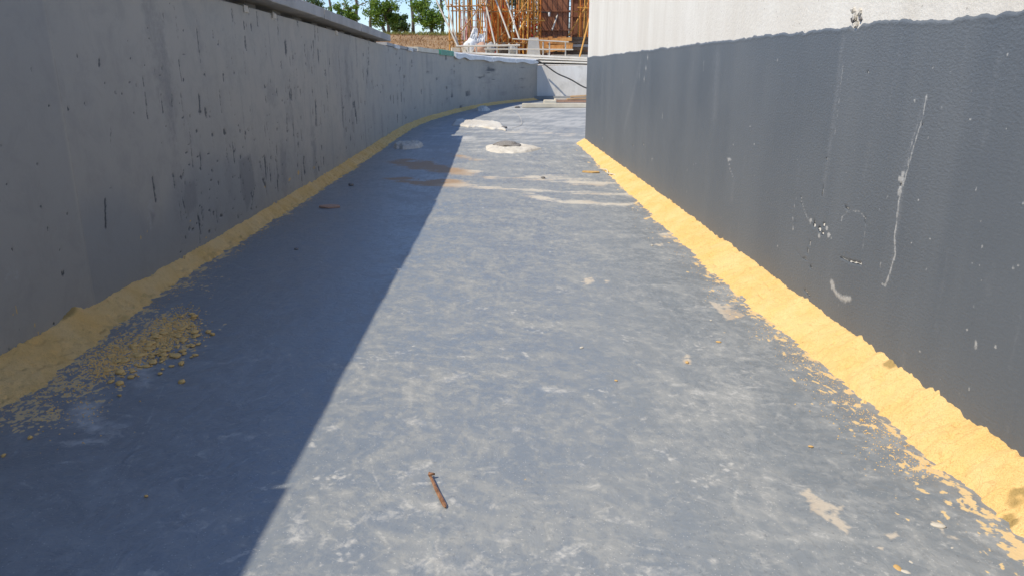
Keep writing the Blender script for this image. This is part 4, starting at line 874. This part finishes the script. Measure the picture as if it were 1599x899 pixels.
# scaffold bays
def scaffold(us, Y, Yb, label, mats, ledg, top=6.2, r_=.030):
    ub = us[len(us) // 2]; t = empty('scaffold', (site(ub, 85, Y).x, Y, plat(ub, Y)), label, 'scaffold', 'scaffold bays')
    for j, yy in enumerate((Y, Yb)):
        for i, u in enumerate(us):
            x = site(u, 60, Y).x + j * .12 + random.uniform(-.03, .03); z0 = plat(u, yy)
            bar('upright', (x, yy, z0), (x + random.uniform(-.06, .06), yy + random.uniform(-.05, .05), top + random.uniform(-.5, .4)), r_, mats[(i + j) % len(mats)], t)
        xa, xb = site(us[0], 60, Y).x - .12, site(us[-1], 60, Y).x + .14
        for zz in ledg: bar('ledger', (xa, yy - .05, zz + random.uniform(-.03, .03)), (xb, yy - .05, zz + random.uniform(-.04, .04)), r_ * .85, mats[-1], t)
    for u in us[::2]:
        x = site(u, 60, Y).x
        for zz in ledg: bar('transom', (x + .05, Y - .2, zz + .06), (x + .17, Yb + .2, zz + .06), r_ * .8, mats[0], t)
    xa, xb = site(us[0], 60, Y).x, site(us[-1], 60, Y).x
    bar('brace', (xa, Y - .09, ledg[0] - .2), (xb, Y - .09, ledg[0] + (xb - xa) * 1.1), r_ * .8, MBAMB, t)
    return t
scaffold([703, 708, 716, 723, 730, 738, 745, 752, 760], 31.0, 33.2, 'pole scaffold bay at the left, sky showing between its orange poles', [MPOLE, MBAMB, MPOLE, MTUBE, MBAMB], [2.05, 3.35, 4.4, 5.5])
scaffold([768, 777, 784, 795, 801, 810, 817, 824], 31.4, 34.4, 'pole scaffold bay in front of the orange rebar', [MPOLE, MPOLE, MBAMB], [2.0, 3.2, 4.3, 5.4])
scaffold([823, 828, 834, 840, 845], 32.0, 34.2, 'pole scaffold bay beside the broad formwork column', [MPOLE, MREBAR, MPOLE], [2.0, 2.9, 4.2, 5.3])
scaffold([905, 911, 917], 32.4, 34.6, 'thin rusty scaffold bay before the dark column at the right', [MREBAR, MPOLE], [2.2, 3.4, 4.6], 6.0, .024)

# slanted props
for (ua, va, ub, vb, Y, mt, lab) in [(681,0,715,74,30.2,MTUBE,'pale slanted prop at the far left of the scaffold, outer one'), (695,0,716,74,30.4,MTUBE,'pale slanted prop at the far left of the scaffold, inner one'), (757,0,773,70,30.3,MTUBE,'pale slanted prop leaning before the dark left column'),
                                     (774,0,796,60,30.5,MTUBE,'pale slanted prop crossing the orange rebar'), (790,0,811,62,30.6,MTUBE,'pale slanted prop right of the orange rebar'), (879,0,862,48,32.6,MTUBE,'grey slanted prop against the broad formwork column'),
                                     (928,0,905,90,30.8,MPOLE,'long slanted orange pole at the edge of the right wall'), (940,-30,880,68,34.8,MPOLE,'thin orange pole leaning behind the right column'), (826,20,811,48,31.0,MPOLE,'short slanted yellow pole beside the red rack')]:
    a, b = site(ua, va, Y + .8), site(ub, vb, Y); a2 = b + (a - b) * 1.35 if va <= 0 else a
    tag(bar('slanted_prop', b, a2, .033, mt), lab, 'prop', 'slanted props')
# low guard rail of pale tubes on posts
gr = empty('guard_rail', (site(790, 85, 29.9).x, 29.9, plat(790, 29.9)), 'low pale tube guard rail along the platform front', 'railing')
for u in (732, 744, 759, 776, 795, 807): bar('post', site(u, 92, 29.9), site(u, 68, 29.9), .03, MTUBE, gr)
bar('rail', site(712, 73, 29.85), site(812, 71, 29.85), .035, MTUBE, gr); bar('rail', site(756, 77, 29.86), site(895, 78, 29.86), .024, MTUBE, gr); bar('rail', site(800, 61, 29.84), site(888, 66, 29.84), .022, MTUBE, gr)
for u in (848, 858, 883): bar('post', site(u, 94, 29.9), site(u, 66, 29.9), .026, MTUBE, gr)
# orange rebar bundles: each standing bundle is one thing
for bi, (u0, u1, Y, n, zt, mt, lab) in enumerate([(764, 792, 32.2, 46, 4.0, MREBAR, 'tangled bundle of orange rebar starter bars before the left column'), (793, 820, 32.8, 34, 3.7, MREBAR, 'orange rebar starter bars right of the tangled bundle'), (722, 760, 34.2, 26, 3.6, MPINK, 'thin faded red rods standing in the left scaffold bay')]):
    t = empty('rebar_bundle', (site((u0 + u1) / 2, 80, Y).x, Y, plat((u0 + u1) / 2, Y)), lab, 'rebar', 'rebar bundles'); rr = random.Random(bi)
    for i in range(n):
        x = site(rr.uniform(u0, u1), 80, Y).x; yy = Y + rr.uniform(-.4, .5); z0 = plat((u0 + u1) / 2, Y)
        bar('rebar', (x, yy, z0), (x + rr.gauss(0, .22), yy + rr.gauss(0, .2), z0 + rr.uniform(.55, 1) * (zt - z0)), rr.uniform(.014, .026) * (.8 if bi == 2 else 1), mt if rr.random() < .75 else (MRED if rr.random() < .5 else MPOLE), t, 6)
    for zz in np.arange(1.9, zt - .3, .28):
        xa, xb = site(u0, 80, Y).x, site(u1, 80, Y).x; bar('tie_bar', (xa, Y - .45, zz), (xb, Y - .42, zz + rr.gauss(0, .06)), .014, mt, t, 6)
# dark rebar grid
t = empty('rebar_grid', (site(828, 80, 36).x, 36, plat(828, 36)), 'dark upright rebar grid with sky showing through, left of the broad column', 'rebar')
for u in np.linspace(800, 846, 11): p = site(u, 50, 36); bar('vertical_bar', (p.x, 36, 1.45), (p.x, 36, 6.2), .022, MDKBAR, t, 6)
xa, xb = site(799, 50, 36).x, site(847, 50, 36).x
for zz in np.arange(1.9, 6.2, .21): bar('horizontal_bar', (xa, 35.96, zz), (xb, 35.96, zz), .017, MDKBAR, t, 6)
t = empty('rebar_grid', (site(890, 80, 36.6).x, 36.6, plat(890, 36.6)), 'dark rebar grid before the bright green tree between the right columns', 'rebar')
for u in (887.5, 891, 894): p = site(u, 50, 36.6); bar('vertical_bar', (p.x, 36.6, 1.4), (p.x, 36.6, 6.2), .02, MDKBAR, t, 6)
xa, xb = site(886, 50, 36.6).x, site(896, 50, 36.6).x
for zz in np.arange(1.6, 6.2, .24): bar('horizontal_bar', (xa, 36.56, zz), (xb, 36.56, zz), .016, MDKBAR, t, 6)
# red rack
t = empty('red_rack', (site(830, 80, 33.2).x, 33.2, plat(830, 33.2)), 'red metal rack of crossing bars left of the broad column', 'rack'); rr = random.Random(3)
for a, b in [((818,70),(818,40)),((845,72),(845,44)),((818,42),(846,48)),((818,58),(845,64)),((818,70),(845,46)),((820,44),(844,70)),((826,70),(824,35)),((835,70),(833,38)),((818,50),(846,36)),((815,64),(826,42))]:
    bar('rack_bar', site(*a, 33.2 + rr.uniform(-.1, .1)), site(*b, 33.2 + rr.uniform(-.1, .1)), .034, MRED, t, 8)
# arm with hook
t = empty('hook_arm', site(845, 20, 32.6), 'dark horizontal bar with a white hook before the broad column', 'hook'); bar('arm', site(832, 19, 32.6), site(861, 20, 32.6), .03, MDKBAR, t); bar('hook', site(857.5, 20, 32.55), site(857.5, 26, 32.55), .04, MWHITE, t)
# white sheets hung in the bay
for u, v, wd_, ht_, lab in [(740, 56, .30, .55, 'white sheet hung in the left scaffold bay, upper left one'), (751, 64, .34, .55, 'white sheet hung in the left scaffold bay, lower right one')]:
    p = site(u, v, 30.7); a_, b_ = np.meshgrid(np.linspace(-.5, .5, 14), np.linspace(-.5, .5, 18), indexing='ij')
    X_ = p.x + a_ * wd_ * (1.25 - .6 * (b_ + .5)) + .12 * b_; Y_ = p.y + .14 * (fbm(a_ * 6 + u, b_ * 3, 3, 4) - .5); Z_ = p.z + b_ * ht_ + .08 * (fbm(a_ * 4, b_ * 4 + u, 2, 8) - .5)
    o = grid_obj('hung_sheet', np.stack([X_, Y_, Z_], -1), MWHITE); o.modifiers.new('thickness', 'SOLIDIFY').thickness = .01; tag(o, lab, 'sheet', 'white sheets in the scaffold')
# small items along the platform front
for u, v, w_, h_, mt, nm, lab, cat in [(735, 83, .42, .46, MWHITE, 'white_sack', 'white sack standing on the platform at the left', 'sack'), (750, 82, .5, .36, MCHIP, 'brown_sack', 'brown sack between the guard rail posts', 'sack'), (766, 82, .36, .38, MGREY, 'grey_bucket', 'grey rounded bag behind the guard rail', 'sack'),
                                       (712, 81, .36, .16, MPALEW, 'timber_offcut', 'pale timber offcut at the left end of the platform', 'timber'), (724, 81, .16, .18, MPALEW, 'timber_offcut', 'small pale timber block near the left end of the platform', 'timber'), (786, 82, .4, .40, MDARKW, 'dark_sack', 'dark sack under the orange rebar', 'sack'), (800, 82, .34, .3, MGREY, 'grey_bucket', 'grey bag before the rebar at the right post', 'sack')]:
    p = site(u, 85, 30.4); z0 = plat(u, 30.4)
    if 'sack' in cat: o = put_rock(nm if nm != 'grey_bucket' else 'grey_sack', rock_mesh(nm, mt, int(u), 3, .3, 1.0), p.x, p.y, 1, (w_ * .55, .22, h_ * .62), 0, z0 + h_ * .48)
    else: o = bevel_box(nm, (w_, .2, h_), mt, .015, None, (p.x, p.y, z0 + h_ / 2), (0, 0, .2))
    tag(o, lab, cat)
z0 = plat(833, 30.6); p = site(833, 80, 30.6); t = empty('concrete_block', (p.x, p.y, z0), 'tapered pale concrete block on the platform left of the timber crate', 'block')
V = [(p.x + a * w_, p.y + b * w_, z0 + z_) for z_, w_ in ((0, .26), (.62, .19), (.66, .17)) for a, b in ((-1, -1), (1, -1), (1, 1), (-1, 1))]
F = [(3,2,1,0)] + [(i*4+k, i*4+(k+1)%4, i*4+4+(k+1)%4, i*4+4+k) for i in range(2) for k in range(4)] + [(8,9,10,11)]; pydata('block_body', V, F, MCOPE, t); bar('lifting_loop', (p.x - .05, p.y, z0 + .64), (p.x + .05, p.y, z0 + .74), .015, MDKBAR, t, 6)
# timber crate of orange-brown boards, boards sticking out
z0 = plat(860, 31); p = site(857, 80, 31.0); t = empty('timber_crate', (p.x, p.y, z0), 'orange brown timber crate at the foot of the broad formwork column', 'crate')
for k in range(7): bevel_box('slat', (.17, .05, .50 + random.uniform(-.05, .10)), MTIMBO, .008, t, (p.x - .48 + k * .18, p.y + random.uniform(-.02, .02), z0 + .46))
for k, (dx, zz, ln) in enumerate([(.45, .50, 1.0), (.38, .36, 1.1), (.5, .62, .8), (.1, .24, 1.0)]): bevel_box('rail_board', (ln, .12, .14), MTIMBO, .012, t, (p.x + dx, p.y - .10 - .02 * k, z0 + zz), (0, .12 - .1 * k, 0))
for dx in (-.36, -.02): bevel_box('foot', (.09, .09, .3), MPALEW, .01, t, (p.x + dx, p.y - .05, z0 + .13))
# dark timber stack at the right
for k in range(6):
    z0 = plat(905, 31.6); p = site(905, 80, 31.6); o = bevel_box('dark_beam', (2.0 + random.uniform(-.2, .3), .3, .12), MDARKW if k % 3 else MGREY, .012, None, (p.x + random.uniform(-.1, .1), p.y + .05 * (k % 2), z0 + .07 + k * .135), (0, random.uniform(-.008, .008), random.uniform(-.03, .03)))
    tag(o, 'dark timber beam in the stack by the right wall, ' + ['lowest layer', 'second layer up', 'third layer up', 'fourth layer up', 'fifth layer up', 'top layer'][k], 'beam', 'dark beams stacked on the platform')
